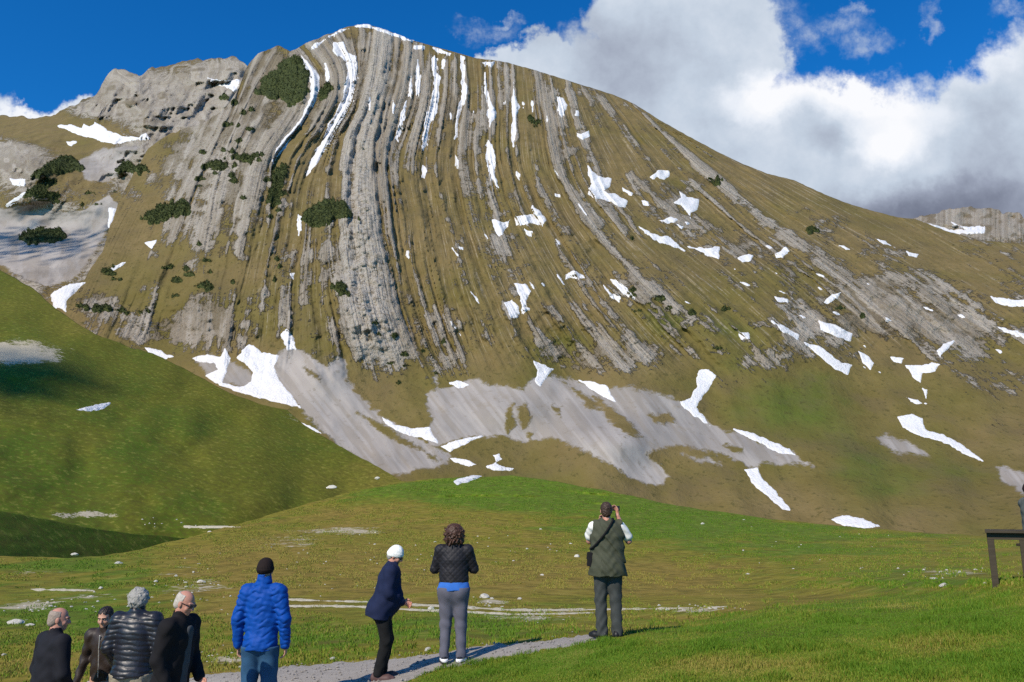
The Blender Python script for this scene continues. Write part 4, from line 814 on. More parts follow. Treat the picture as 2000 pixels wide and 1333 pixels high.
# ------------------------------------------------------------------ figures: rounded limbs blended into one skin, meshed once
def nrm(a): a = np.asarray(a, float); return a / (np.linalg.norm(a) + 1e-12)
class Field:
    def __init__(s, lo, hi, h):
        s.h = h; s.lo = np.array(lo, float); n = np.ceil((np.array(hi) - s.lo) / h).astype(int) + 1; s.n = n
        s.F = np.full(n, .08, np.float32)
        s.ax = [s.lo[i] + h * np.arange(n[i]) for i in range(3)]
    def box(s, lo, hi, m):
        a = [max(0, int((lo[i] - m - s.lo[i]) / s.h)) for i in range(3)]; b = [min(s.n[i], int((hi[i] + m - s.lo[i]) / s.h) + 2) for i in range(3)]
        sl = tuple(slice(a[i], max(a[i], b[i])) for i in range(3))
        g = np.meshgrid(*[s.ax[i][sl[i]] for i in range(3)], indexing='ij')
        return sl, np.stack(g, -1)
    def put(s, sl, d, k, sub=False):
        f = s.F[sl]
        if sub: d = -d; hh = np.maximum(k - np.abs(f - d), 0) / max(k, 1e-6); s.F[sl] = np.maximum(f, d) + hh * hh * k * .25
        else: hh = np.maximum(k - np.abs(f - d), 0) / max(k, 1e-6); s.F[sl] = np.minimum(f, d) - hh * hh * k * .25
    def cone(s, a, b, ra, rb, k=.02, flat=None, fr=1., sub=False, fn=None):
        a = np.asarray(a, float); b = np.asarray(b, float); R = max(ra, rb) * max(1, 1.05)
        sl, P = s.box(np.minimum(a, b) - R, np.maximum(a, b) + R, k + 3 * s.h)
        if P.size == 0: return
        ab = b - a; q = P - a; t = np.clip((q @ ab) / (ab @ ab + 1e-9), 0, 1); w = q - t[..., None] * ab
        if flat is not None:
            n = nrm(flat); c = w @ n; w = w + (c * (1 / fr - 1))[..., None] * n
        r = ra + (rb - ra) * t
        d = np.linalg.norm(w, axis=-1) - r
        if flat is not None: d = d * (fr + (1 - fr) * .5)
        if fn is not None: d = d + fn(P, t)
        s.put(sl, d, k, sub)
    def ell(s, c, r, M=None, k=.015, sub=False, fn=None):
        c = np.asarray(c, float); r = np.asarray(r, float); R = r.max()
        sl, P = s.box(c - R, c + R, k + 3 * s.h)
        if P.size == 0: return
        q = P - c
        if M is not None: q = q @ M                       # columns of M are the local axes
        l = np.linalg.norm(q / r, axis=-1); g = np.linalg.norm(q / (r * r), axis=-1) + 1e-6
        d = l * (l - 1) / g
        if fn is not None: d = d + fn(P, q)
        s.put(sl, d, k, sub)
    def whole(s): return np.stack(np.meshgrid(*s.ax, indexing='ij'), -1)
    def cut(s, f):                                        # keep where f(P) < 0
        P = s.whole(); s.F = np.maximum(s.F, f(P).astype(np.float32))
    def add(s, f): s.F = s.F + f(s.whole()).astype(np.float32)
    def mesh(s, name, m):
        F_ = s.F; ins = F_ < 0; nx, ny, nz = F_.shape
        cnt = np.zeros((nx - 1, ny - 1, nz - 1), np.int8)
        C = [(i, j, k) for i in (0, 1) for j in (0, 1) for k in (0, 1)]
        for i, j, k in C: cnt += ins[i:nx - 1 + i, j:ny - 1 + j, k:nz - 1 + k]
        act = (cnt > 0) & (cnt < 8); idx = np.full(act.shape, -1, np.int32); ii = np.argwhere(act); idx[act] = np.arange(len(ii))
        acc = np.zeros((len(ii), 3)); num = np.zeros(len(ii))
        for a in C:
            for ax in range(3):
                if a[ax]: continue
                b = list(a); b[ax] = 1
                fa = F_[ii[:, 0] + a[0], ii[:, 1] + a[1], ii[:, 2] + a[2]]; fb = F_[ii[:, 0] + b[0], ii[:, 1] + b[1], ii[:, 2] + b[2]]
                x = (fa < 0) != (fb < 0); tt = np.where(x, fa / np.where(x, fa - fb, 1), 0)
                p = np.tile(np.array(a, float), (len(ii), 1)); p[:, ax] = tt
                acc += p * x[:, None]; num += x
        V = s.lo + s.h * (ii + acc / np.maximum(num, 1)[:, None])
        Q = []
        for ax in range(3):
            o1, o2 = [(1, 2), (2, 0), (0, 1)][ax]
            sa = [slice(None)] * 3; sb = [slice(None)] * 3; sa[ax] = slice(0, -1); sb[ax] = slice(1, None)
            for o in (o1, o2): sa[o] = slice(1, -1); sb[o] = slice(1, -1)
            A = ins[tuple(sa)]; B = ins[tuple(sb)]
            e = np.argwhere(A != B)
            if not len(e): continue
            fl = A[tuple(e.T)]
            base = e.copy(); base[:, o1] += 1; base[:, o2] += 1
            def cell(d1, d2):
                c = base.copy(); c[:, o1] -= d1; c[:, o2] -= d2; return idx[tuple(c.T)]
            q = np.stack([cell(1, 1), cell(0, 1), cell(0, 0), cell(1, 0)], 1)
            q[~fl] = q[~fl][:, ::-1]; Q.append(q)
        return mesh_np(name, V, np.concatenate(Q), m)

def rot(axis, ang): return np.array(Matrix.Rotation(ang, 3, Vector(axis)))
class Person:
    """local frame: +Y the way the figure faces, +X its right hand, Z up, feet on z = 0"""
    def __init__(s, H=1.75, lean=0., yaw=0., nod=0., tilt=0., girth=1., arms=None, legs=None, side=0., hipw=1., tw=0.):
        s.k = H / 1.75; s.g = girth; s.hipw = hipw
        J = dict(pel=(0,0,.96), wst=(0,0,1.11), che=(0,.0,1.31), nck=(0,-.015,1.50), hed=(0,.015,1.645),
                 sL=(-.185,-.005,1.435), eL=(-.245,-.035,1.15), wL=(-.25,.03,.90), sR=(.185,-.005,1.435), eR=(.245,-.035,1.15), wR=(.25,.03,.90),
                 hL=(-.09,0,.93), kL=(-.10,.02,.50), aL=(-.11,-.02,.085), hR=(.09,0,.93), kR=(.10,.02,.50), aR=(.11,-.02,.085))
        J = {k: np.array(v, float) for k, v in J.items()}
        for n, v in (legs or {}).items(): J[n] = np.array(v, float)
        for n, v in (arms or {}).items(): J[n] = np.array(v, float)
        R = rot((1, 0, 0), -lean) @ rot((0, 1, 0), side); s.R = R
        # the upper body bends forward a little at the hips, the rest along the back
        for n in ('wst', 'che', 'nck', 'hed', 'sL', 'eL', 'wL', 'sR', 'eR', 'wR'):
            J[n] = J['pel'] + R @ (J[n] - J['pel'])
        s.J = {k: v * s.k for k, v in J.items()}
        s.fw = R @ np.array([0, 1., 0]); s.rt = R @ np.array([1., 0, 0]); s.up = R @ np.array([0, 0, 1.])
        s.HM = rot((0, 0, 1), yaw) @ rot((1, 0, 0), -nod) @ rot((0, 1, 0), tilt)      # head axes
        s.hk = (.5 + .5 * s.k) * .94
        s.hands = {'L': dict(d=None, curl=.5), 'R': dict(d=None, curl=.5)}
    def hp(s, x, y, z): return s.J['hed'] + s.HM @ (np.array([x, y, z]) * s.hk)
    def bounds(s, names, m):
        P = np.array([s.J[n] for n in names]); return P.min(0) - m, P.max(0) + m
    def hand(s, f, side):
        w = s.J['w' + side]; e = s.J['e' + side]; h = s.hands[side]
        d = nrm(h['d'] if h['d'] is not None else w - e); sg = -1 if side == 'L' else 1
        n = h.get('n'); n = nrm(np.cross(d, np.array([0, 1., .01])) * sg * -1 if n is None else n)   # palm normal, towards the body
        n = nrm(n - d * (n @ d)); a = np.cross(n, d)                                    # across the palm
        if 'thumb' in h: a = a if a @ np.array(h['thumb']) > 0 else -a
        elif a[1] < 0: a = -a                                                           # thumb side faces forward
        c = h['curl']
        f.cone(w, w + d * .02, .027, .028, .012)
        f.cone(w + d * .03 + a * .008, w + d * .075 + a * .010, .030, .034, .012, flat=n, fr=.45)
        for i, (o, L, r) in enumerate(((.031, .072, .0088), (.010, .080, .0092), (-.011, .074, .0088), (-.030, .058, .0078))):
            p = w + d * .092 + a * o; th = c * (.9 + .12 * i)
            for j, sgm in enumerate((.45, .32, .25)):
                dd = nrm(d * math.cos(th) + n * math.sin(th) + a * o * .8); q = p + dd * L * sgm
                f.cone(p, q, r * (1 - .07 * j), r * (.95 - .07 * j), .004); p = q; th += c * .8
        p = w + d * .035 + a * .030; q = p + nrm(d * .75 + a * .7 + n * .35) * .042; f.cone(p, q, .012, .010, .008)
        f.cone(q, q + nrm(d + a * .15 + n * (.3 + c * .5)) * .032, .010, .008, .004)
    def body(s, m, name='person'):
        J = s.J; k = s.k; g = s.g
        lo, hi = s.bounds(J.keys(), .2); lo[2] = -.01; lo -= np.array([.02, .08, 0]); hi += np.array([.02, .1, 0])
        f = Field(lo, hi, .0056); y = s.fw
        f.cone(J['pel'], J['wst'], .135 * g, .115 * g, .03, y, .74); f.cone(J['wst'], J['che'], .115 * g, .128 * g, .03, y, .74)
        f.cone(J['sL'] * .85 + J['sR'] * .15, J['sR'] * .85 + J['sL'] * .15, .055, .055, .03); f.cone(J['che'], J['nck'] - s.up * .04, .105, .06, .04, y, .75)
        f.cone(J['nck'] - s.up * .03, J['hed'] + s.HM @ np.array([0, -.012, -.06]), .054 * g ** .5, .052, .02)
        hp = s.hp; M = s.HM; q = s.hk
        f.ell(hp(0, -.012, .030), np.array([.076, .095, .088]) * q, M, .015); f.ell(hp(0, .030, -.035), np.array([.060, .062, .075]) * q, M, .03)
        f.ell(hp(0, .066, -.088), np.array([.024, .020, .018]) * q, M, .02)
        for sx in (-1, 1):
            f.ell(hp(.031 * sx, .084, .008), np.array([.017, .012, .011]) * q, M, .008, sub=True)
            f.ell(hp(.030 * sx, .079, .006), np.array([.013, .012, .010]) * q, M, .002)
            f.ell(hp(.040 * sx, .066, -.028), np.array([.020, .016, .018]) * q, M, .02)
            f.ell(hp(.077 * sx, -.006, -.008), np.array([.011, .021, .033]) * q, M, .008)
            f.cone(hp(.012 * sx, .091, .026), hp(.045 * sx, .078, .027), .009, .008, .01)
        f.cone(hp(0, .086, .016), hp(0, .108, -.024), .009, .013, .010); f.cone(hp(-.012, .092, -.030), hp(.012, .092, -.030), .010, .010, .008)
        f.cone(hp(-.020, .080, -.058), hp(.020, .080, -.058), .007, .007, .004); f.cone(hp(-.017, .080, -.068), hp(.017, .080, -.068), .0075, .0075, .003)
        f.cone(hp(-.022, .094, -.063), hp(.022, .094, -.063), .003, .003, .002, sub=True)
        for sd in 'LR':
            f.cone(J['s' + sd], J['e' + sd], .050 * k, .040 * k, .03); f.cone(J['e' + sd], J['w' + sd], .040 * k, .027 * k, .02); s.hand(f, sd)
            f.cone(J['h' + sd], J['k' + sd], .078 * k * g ** .5, .054 * k, .04); f.cone(J['k' + sd], J['a' + sd], .053 * k, .036 * k, .02)
            a = J['a' + sd]; t = s.toe(sd); f.cone(a - np.array([0, 0, .04]), a + t * .13 - np.array([0, 0, .05]), .034, .026, .02)
        return f.mesh(name, m)
    def toe(s, sd): return getattr(s, 'toes', {}).get(sd, np.array([.12 if sd == 'R' else -.12, .99, 0.]))
    # ---- clothes
    def coat(s, name, m, hem=.86, bulk=1., arm=1., sleeve=1., collar=.07, puff=None, neckdrop=0., h=.0085, top=None, hemw=1., sleeves=True, belly=0., fold=.004, seed=0):
        J = s.J; g = s.g * bulk; k = s.k; y = s.fw
        lo, hi = s.bounds(('pel', 'che', 'nck', 'sL', 'sR') + (('eL', 'eR', 'wL', 'wR') if sleeves else ()), .26); lo[2] = (hem - .1) * k
        f = Field(lo, hi, h)
        hb = J['pel'] - s.up * (.96 - hem + .03) * k * 1.0
        f.cone(hb, J['wst'], .182 * g * hemw, .168 * g, .05, y, .70)
        if hem and hem < .93: f.ell(J['pel'] - s.up * .05 - s.fw * .035, np.array([.175 * s.hipw, .125, .15]) * g, s.R, .05)
        f.cone(J['wst'], J['che'], .168 * g, .180 * g, .05, y, .68)
        if belly: f.ell(J['wst'] + s.fw * .07 * g - s.up * .03, np.array([.14, .11, .16]) * g * (1 + belly), s.R, .06)
        w = J['sR'] - J['sL']
        f.cone(J['sL'] + w * .04, J['sR'] - w * .04, .075 * bulk, .075 * bulk, .06); f.cone(J['che'] + s.up * .02, J['nck'] - s.up * .03, .15 * g, .075, .05, y, .72)
        if collar: f.cone(J['nck'] - s.up * .03, J['nck'] + s.up * (collar - .02 - neckdrop) + s.fw * .006, .078, .070, .02)
        if sleeves:
            for sd in 'LR':
                f.cone(J['s' + sd], J['e' + sd], .076 * k * arm, .062 * k * arm, .04)
                wr = J['e' + sd] + (J['w' + sd] - J['e' + sd]) * sleeve; f.cone(J['e' + sd], wr, .061 * k * arm, .048 * k * arm, .025)
        else:
            for sd in 'LR':
                o = J['s' + sd] + (J['s' + sd] - J['che']) * .1; f.ell(J['s' + sd] * 1.0 + nrm(J['s' + sd] - J['che']) * .05 - s.up * .02, (.045, .085, .10), s.R, .02, sub=True)
        P = f.whole(); hz = (P - J['pel']) @ s.up
        D = fold * (np.sin(hz * 46 + 3.1 * np.sin(P[..., 0] * 19 + seed) + 2 * np.sin(P[..., 1] * 15)) * .6 + np.sin(P[..., 0] * 37 + P[..., 2] * 23 + seed * 2) * np.sin(P[..., 1] * 31 - P[..., 2] * 17) * .8)
        if puff: D = D - puff(s, P)
        f.F = f.F + D.astype(np.float32)
        # the neck opening and the flat hem
        n0 = J['nck'] + s.up * (collar + .0); f.F = np.maximum(f.F, (-( (P - (J['pel'] - s.up * (.96 - hem) * k)) @ s.up) - .0 + np.where(np.abs((P - J['pel']) @ s.rt) > .21 * g, -1., 0) + .006 * np.sin(P[..., 0] * 30 + seed)).astype(np.float32)) if hem else f.F
        if top: f.F = np.maximum(f.F, ((P - J['pel']) @ s.up - (top - .96) * k).astype(np.float32))
        if collar: f.cone(n0 - s.up * .035, n0 + s.up * .12, .058, .075, .01, sub=True)
        return f.mesh(name, m)
    def trousers(s, name, m, top=.90, waist=1., leg=1., hem=.06, bulk=1., seed=0, fold=.005, h=.0085, flare=1.):
        J = s.J; k = s.k; g = s.g * s.hipw
        lo, hi = s.bounds(('pel', 'hL', 'hR', 'kL', 'kR', 'aL', 'aR'), .2); hi[2] = (top + .03) * k; lo[2] = .0
        f = Field(lo, hi, h)
        f.cone(J['pel'] - np.array([0, 0, .03]), J['pel'] + np.array([0, 0, .10]), .158 * g * bulk, .145 * g * bulk, .04, (0, 1, 0), .74)
        for sd, sx in (('L', -1), ('R', 1)):
            f.ell(J['h' + sd] + np.array([0, -.045, -.01]), np.array([.092, .088, .105]) * g ** .5, None, .05)
            f.cone(J['h' + sd], J['k' + sd], .104 * leg * k * g ** .5, .077 * leg * k, .05)
            a = J['a' + sd].copy(); a[2] = hem * k + .02; f.cone(J['k' + sd], a, .077 * leg * k, .066 * leg * flare * k, .03)
        P = f.whole(); z = P[..., 2]
        amp = fold * (.6 + .8 * np.exp(-((z - .12) / .12) ** 2) + .5 * np.exp(-((z - .5 * k) / .1) ** 2))
        f.F = (f.F + amp * (np.sin(z * 38 + 5 * np.sin(P[..., 0] * 9 + seed) + 26 * np.abs(P[..., 0]) + 3 * np.sin(P[..., 1] * 14 + 1)) * .6 + .5 * np.sin(P[..., 0] * 41 + z * 19 + seed) * np.sin(P[..., 1] * 35 - z * 27))).astype(np.float32)
        f.F = np.maximum(f.F, np.maximum(z - top * k, hem * k - z).astype(np.float32))
        return f.mesh(name, m)
    def shoe(s, sd, m):
        a = s.J['a' + sd]; t = nrm(s.toe(sd)); lo = np.minimum(a - .12, a + t * .25 - .08); hi = np.maximum(a + .12, a + t * .25 + .08); lo[2] = -.01; hi[2] = a[2] + .07
        f = Field(lo, hi, .006); z0 = a[2] - .085
        heel = a - t * .045; heel[2] = z0 + .035; ball = a + t * .12; ball[2] = z0 + .034; tp = a + t * .175; tp[2] = z0 + .028
        f.cone(heel, ball, .040, .047, .02); f.cone(ball, tp, .047, .036, .02); f.cone(heel + np.array([0, 0, .02]), a + np.array([0, 0, .015]), .040, .045, .02)
        f.cut(lambda P: z0 - P[..., 2])
        return f.mesh('shoe', m)
    def hair(s, m, kind='short', amp=.004, freq=90, name='hair', thick=1., cw=1., drop=1.):
        c = s.J['hed']; h = .0055; f = Field(c - .24, c + .20, h); q = s.hk; M = s.HM
        loc = lambda P: (P - c) @ M / q
        if kind == 'curly':
            rng = np.random.default_rng(5)
            f.ell(s.hp(0, -.03, .03), np.array([.128, .118, .118]) * q * cw, M, .02); f.ell(s.hp(0, -.045, -.07 * drop), np.array([.135, .092, .098]) * q * cw, M, .04)
            for i in range(420):
                v = nrm(rng.normal(size=3)); zz = rng.random()
                p = np.array([0, -.035, .03 - .11 * zz * drop]) + v * np.array([.135, .115, .118]) * cw
                if p[1] > .055 and abs(p[0]) < .08: continue
                b = p + rng.normal(size=3) * .018 * cw ** 2; p, b = s.hp(*p), s.hp(*b); r = rng.uniform(.006, .012); f.cone(p, b, r, r * .7, .004 if cw == 1 else .014)
        else:
            f.ell(s.hp(0, -.017, .036), np.array([.083, .100, .092]) * q * thick, M, .01); f.ell(s.hp(0, -.055, -.03), np.array([.070, .058, .060]) * q * thick, M, .03)
        P = f.whole(); L = loc(P)
        f.F = (f.F + amp * np.sin(L[..., 0] * freq + 2 * np.sin(L[..., 2] * 60)) * np.sin(L[..., 2] * freq * .8 + L[..., 1] * freq) + amp * .6 * np.sin(L[..., 0] * freq * 2.3 + L[..., 1] * 120) * np.sin(L[..., 2] * freq * 2)).astype(np.float32)
        if kind == 'short': cutf = np.maximum.reduce([np.minimum(L[..., 1] - .035 + .0 * L[..., 0], .062 - L[..., 2] + 0 * L[..., 0]), np.minimum(-.03 - L[..., 2], L[..., 1] + .03), -.085 - L[..., 2]])
        elif kind == 'thin':  cutf = np.maximum.reduce([L[..., 1] - .012, -.075 - L[..., 2], np.minimum(L[..., 2] - .085, .02 - np.abs(L[..., 0]) + .05)])
        elif kind == 'full': cutf = np.maximum.reduce([np.minimum(L[..., 1] - .035, .066 - L[..., 2]), -.10 - L[..., 2], np.minimum(-.055 - L[..., 2], L[..., 1] + .01)])
        else: cutf = np.minimum(L[..., 1] - .045, .085 - np.abs(L[..., 0]) + 0 * L[..., 1])
        f.F = np.maximum(f.F, (cutf * .8).astype(np.float32))
        return f.mesh(name, m)
    def hat(s, m, tall=1., brim=-.005, knit=.0025):
        c = s.J['hed']; f = Field(c - .15, c + .20, .0055); q = s.hk; M = s.HM
        f.ell(s.hp(0, -.012, .038), np.array([.088, .106, .100 * tall]) * q, M, .01); f.ell(s.hp(0, -.03, .012), np.array([.087, .096, .07]) * q, M, .02)
        P = f.whole(); L = (P - c) @ M / q
        th = np.arctan2(L[..., 0], L[..., 1]); lvl = brim + .028 + (L[..., 1]) * .28
        f.F = (f.F - knit * np.sin(th * 46) - .004 * (L[..., 2] < lvl + .035)).astype(np.float32)
        f.F = np.maximum(f.F, ((lvl - .022) - L[..., 2]).astype(np.float32) * .9)
        return f.mesh('hat', m)

def skin(name, c):
    def b(t):
        n = t.noise(t.obj(), 22., 3.); n2 = t.noise(t.obj(), 160., 3.)
        return {'Base Color': t.mix(n, tuple(x * .82 for x in c), tuple(min(1, x * 1.12) for x in c)), 'Roughness': .55, 'Specular IOR Level': .35, 'Subsurface Weight': .08, 'Subsurface Radius': (.012, .005, .003), 'Normal': t.bump(n2, .15, .002)}
    return mat(name, b)
SKIN = skin('skin_fair', (.52,.29,.20)); SKIN_R = skin('skin_ruddy', (.50,.24,.17)); SKIN_T = skin('skin_tan', (.50,.28,.19))
def cloth(name, c, rough=.85, spec=.2, var=.25, scale=14., weave=900., **kw): return simple(name, c, rough, spec, var, scale, .25, weave, .0015, **kw)
HAIRGREY = simple('hair_grey', (.31,.295,.265), .7, .3, .5, 60., .6, 220., .004); HAIRTHIN = simple('hair_thin', (.30,.235,.19), .6, .3, .4, 60., .5, 220., .004)
HAIRDARK = simple('hair_dark', (.018,.012,.010), .5, .35, .4, 60., .6, 220., .004); HAIRCURL = simple('hair_brown', (.060,.026,.014), .5, .4, .6, 40., .6, 180., .004)
HAIRBROWN = simple('hair_short_brown', (.050,.028,.018), .55, .35, .4, 60., .6, 220., .004)
BLACKM = simple('black_plastic', (.012,.012,.013), .35, .5, .2, 40.)
EYE_W = simple('eye_white', (.6,.58,.55), .2, .5, .05, 40.); DARKGLASS = simple('dark_glass', (.012,.010,.010), .12, .5, .1, 40.)

def small_box(name, c, sz, m, parent, M=None, bev=.15):
    bm = bmesh.new(); bmesh.ops.create_cube(bm, size=1.)
    bmesh.ops.scale(bm, vec=sz, verts=bm.verts); bmesh.ops.bevel(bm, geom=bm.edges[:], offset=min(sz) * bev, segments=3, affect='EDGES', profile=.6)
    if M is not None: bmesh.ops.transform(bm, matrix=Matrix([list(r) for r in M]).to_4x4(), verts=bm.verts)
    bmesh.ops.translate(bm, vec=Vector(c), verts=bm.verts)
    me = bpy.data.meshes.new(name); bm.to_mesh(me); bm.free(); me.materials.append(m); return link(name, me, parent)
def glasses(p, root, m):
    f = Field(p.J['hed'] - .13, p.J['hed'] + .13, .0045); q = p.hk
    for sx in (-1, 1):
        f.ell(p.hp(.033 * sx, .100, .006), np.array([.027, .006, .019]) * q, p.HM, .003); f.cone(p.hp(.058 * sx, .096, .012), p.hp(.083 * sx, -.01, .012), .0045, .0045, .003)
    f.cone(p.hp(-.012, .104, .012), p.hp(.012, .104, .012), .005, .005, .003)
    return link('glasses', f.mesh('glasses', m), root)
def eyes(p, root):
    for sx in (-1, 1):
        f = Field(p.hp(.030 * sx, .080, .006) - .02, p.hp(.030 * sx, .080, .006) + .02, .0025); f.ell(p.hp(.030 * sx, .0845, .006), np.array([.0105, .0075, .0055]) * p.hk, p.HM, .001)
        e = link('eye', f.mesh('eye', EYE_W), root)
        f = Field(p.hp(.030 * sx, .0895, .006) - .012, p.hp(.030 * sx, .0895, .006) + .012, .002); f.ell(p.hp(.030 * sx, .0892, .006), np.array([.0052, .0040, .0050]) * p.hk, p.HM, .001)
        link('iris', f.mesh('iris', HAIRDARK), e)
        f = Field(p.hp(.030 * sx, .092, .027) - .035, p.hp(.030 * sx, .092, .027) + .035, .004); f.cone(p.hp(.013 * sx, .097, .025), p.hp(.047 * sx, .086, .027), .006, .004, .003); link('eyebrow', f.mesh('eyebrow', HAIRDARK), root)
def stand(p, u, v, face, skinm, label, zoff=0.):
    P = pt(u, v, Y_mead(u, v)); P[2] += zoff
    root = link('person', p.body(skinm), loc=tuple(P), rotz=face); tag(root, label, 'person'); root['_P'] = 1
    del root['_P']; hd = P + np.array(Matrix.Rotation(face, 3, 'Z')) @ p.J['hed']; pass; _HEADS.append((label[:30], P.round(2).tolist(), [round(float(x)) for x in proj(hd)]))
    return root
R_ = math.radians; _HEADS = []

# horizontal baffles and quilting
def baffles(per, amp, power=.5):
    def f(p, P):
        z = (P - p.J['pel']) @ p.up + .012 * np.sin(P[..., 0] * 7) + .005 * np.sin(P[..., 0] * 33 + 5 * np.sin(P[..., 2] * 17)) + .3 * P[..., 0] ** 2
        return amp * (np.abs(np.sin(np.pi * z / per)) ** power - .5)
    return f
def crumple(per, amp):
    def f(p, P):
        x, y, z = P[..., 0], P[..., 1], (P - p.J['pel']) @ p.up
        zz = z + .02 * np.sin(x * 23 + z * 11) + .012 * np.sin(x * 51 - z * 37 + 1)
        return amp * (np.abs(np.sin(np.pi * zz / per)) ** .55 - .5) * (.75 + .5 * np.sin(x * 29 + y * 11 + z * 9)) + .0045 * np.sin(x * 60 + z * 44) * np.sin(x * 37 - z * 71) * .6
    return f
def diamonds(per, amp):
    def f(p, P):
        x, z = P[..., 0], P[..., 2]
        return amp * (np.minimum(np.abs(np.sin(np.pi * (x + z) / per)), np.abs(np.sin(np.pi * (x - z) / per))) ** .5 - .5)
    return f

# 1 the man at the left edge of the huddle
p = Person(1.74, lean=.05, yaw=-.55, nod=.12, girth=1.12, arms=dict(eR=(.25,.02,1.15), wR=(.20,.15,.95), eL=(-.24,-.02,1.15), wL=(-.22,.10,.93)))
r = stand(p, 68, 1558, R_(-38), SKIN_R, 'person at the left edge with thin grey hair and plain black jacket, seen from behind')
link('jacket', p.coat('jacket', cloth('black_wool', (.013,.013,.017)), .80, 1.02, 1.05, seed=1), r); link('trousers', p.trousers('trousers', cloth('navy_trousers', (.03,.035,.06)), seed=2), r)
link('hair', p.hair(HAIRTHIN, 'thin', amp=.002, thick=.97), r); eyes(p, r)
for sd in 'LR': link('shoe', p.shoe(sd, BLACKM), r)
# 2 the one facing the camera
p = Person(1.58, lean=.10, yaw=.12, nod=.26, girth=.95, arms=dict(eL=(-.22,.02,1.16), wL=(-.19,.16,.97), eR=(.25,.0,1.15), wR=(.30,.08,.91)))
r = stand(p, 187, 1490, R_(172), SKIN_T, 'person with short dark hair and brown leather jacket facing the camera and looking down')
link('jacket', p.coat('jacket', simple('brown_leather', (.026,.016,.012), .55, .4, .35, 12., .5, 40., .006), .93, .88, .92, seed=4, fold=.006), r)
zp = Field(p.J['pel'] - .12, p.J['nck'] + .2, .006)
cl = [p.J['che'] + p.fw * .098 + p.up * .13, p.J['che'] + p.fw * .108 + p.up * .0, p.J['wst'] + p.fw * .102, p.J['pel'] + p.fw * .108 + p.up * .02]
for a, b in zip(cl[:-1], cl[1:]): zp.cone(a, b, .007, .007, .003)
link('zip', zp.mesh('zip', simple('zip_metal', (.5,.48,.45), .35, .5, .2, 60., Metallic=.6)), r)
link('trousers', p.trousers('trousers', cloth('pale_trousers', (.42,.36,.35)), seed=3), r); link('hair', p.hair(HAIRDARK, 'short'), r); eyes(p, r)
for sd in 'LR': link('shoe', p.shoe(sd, BLACKM), r)
# 3 grey haired, shiny black down jacket
p = Person(1.77, lean=.03, yaw=-.15, nod=.15, girth=1.05, arms=dict(eL=(-.255,-.02,1.17), wL=(-.22,.14,.98), eR=(.265,-.02,1.17), wR=(.24,.14,.98)))
r = stand(p, 240, 1510, R_(0), SKIN, 'person with grey hair and shiny black down jacket with horizontal baffles, seen from behind')
link('jacket', p.coat('jacket', simple('black_nylon', (.014,.015,.021), .42, .5, .2, 12., .35, 30., .006), .895, 1.02, 1.06, puff=baffles(.050, .0085), seed=6, fold=.002, h=.0075), r)
link('trousers', p.trousers('trousers', simple('khaki_cloth', (.30,.26,.19), .9, .1, .45, 16., .5, 60., .01), leg=1.1, bulk=1.06, seed=5, fold=.008, top=.93), r)
link('hair', p.hair(HAIRGREY, 'curly', amp=.002, cw=.72, drop=.5), r); glasses(p, r, DARKGLASS)
for sd in 'LR': link('shoe', p.shoe(sd, BLACKM), r)
# 4 pale haired man in profile
p = Person(1.72, lean=.10, yaw=.05, nod=.38, girth=1.06, arms=dict(eR=(.24,-.01,1.15), wR=(.21,.12,.92), eL=(-.24,.02,1.15), wL=(-.18,.18,.96)))
r = stand(p, 318, 1538, R_(-104), SKIN_R, 'person with pale grey hair, dark glasses and open black jacket, facing right')
link('jacket', p.coat('jacket', cloth('black_cotton', (.010,.009,.010)), .78, 1.04, 1.06, seed=8), r)
fr = Field(p.J['pel'] - .25, p.J['nck'] + .22, .009); [fr.cone(a, b, .055, .050, .02, p.fw, .5) for a, b in ((p.J['pel'] + p.fw * .122 - p.up * .08, p.J['wst'] + p.fw * .118), (p.J['wst'] + p.fw * .118, p.J['che'] + p.fw * .112 + p.up * .09))]; link('pullover', fr.mesh('pullover', cloth('grey_knit', (.06,.065,.07))), r)
link('trousers', p.trousers('trousers', cloth('dark_green_trousers', (.045,.055,.05)), seed=7), r); link('hair', p.hair(simple('hair_white', (.46,.41,.35), .6, .3, .4, 60., .5, 220., .004), 'thin', amp=.002, thick=.97), r); glasses(p, r, DARKGLASS)
for sd in 'LR': link('shoe', p.shoe(sd, BLACKM), r)
# 5 bright blue down jacket
p = Person(1.80, lean=.0, yaw=.05, nod=.1, girth=.96, arms=dict(eL=(-.245,-.03,1.16), wL=(-.245,.03,.905), eR=(.245,-.03,1.16), wR=(.245,.03,.905), sL=(-.17,-.005,1.43), sR=(.17,-.005,1.43)), legs=dict(kL=(-.105,.02,.5), aL=(-.125,-.02,.085)))
r = stand(p, 498, 1446, R_(-2), SKIN, 'person in a bright blue down jacket, black beanie and blue jeans standing alone')
link('jacket', p.coat('jacket', simple('blue_nylon', (.003,.060,.31), .62, .16, .25, 9., .3, 40., .006), .865, 1.0, .98, collar=.115, puff=crumple(.066, .014), seed=9, fold=.003, h=.0075), r)
link('trousers', p.trousers('trousers', simple('blue_denim', (.030,.085,.165), .9, .15, .4, 10., .4, 300., .003), seed=9, leg=1.02), r)
link('hat', p.hat(cloth('black_knit', (.016,.010,.009)), 1.0, -.03), r)
for sd in 'LR': link('shoe', p.shoe(sd, BLACKM), r)
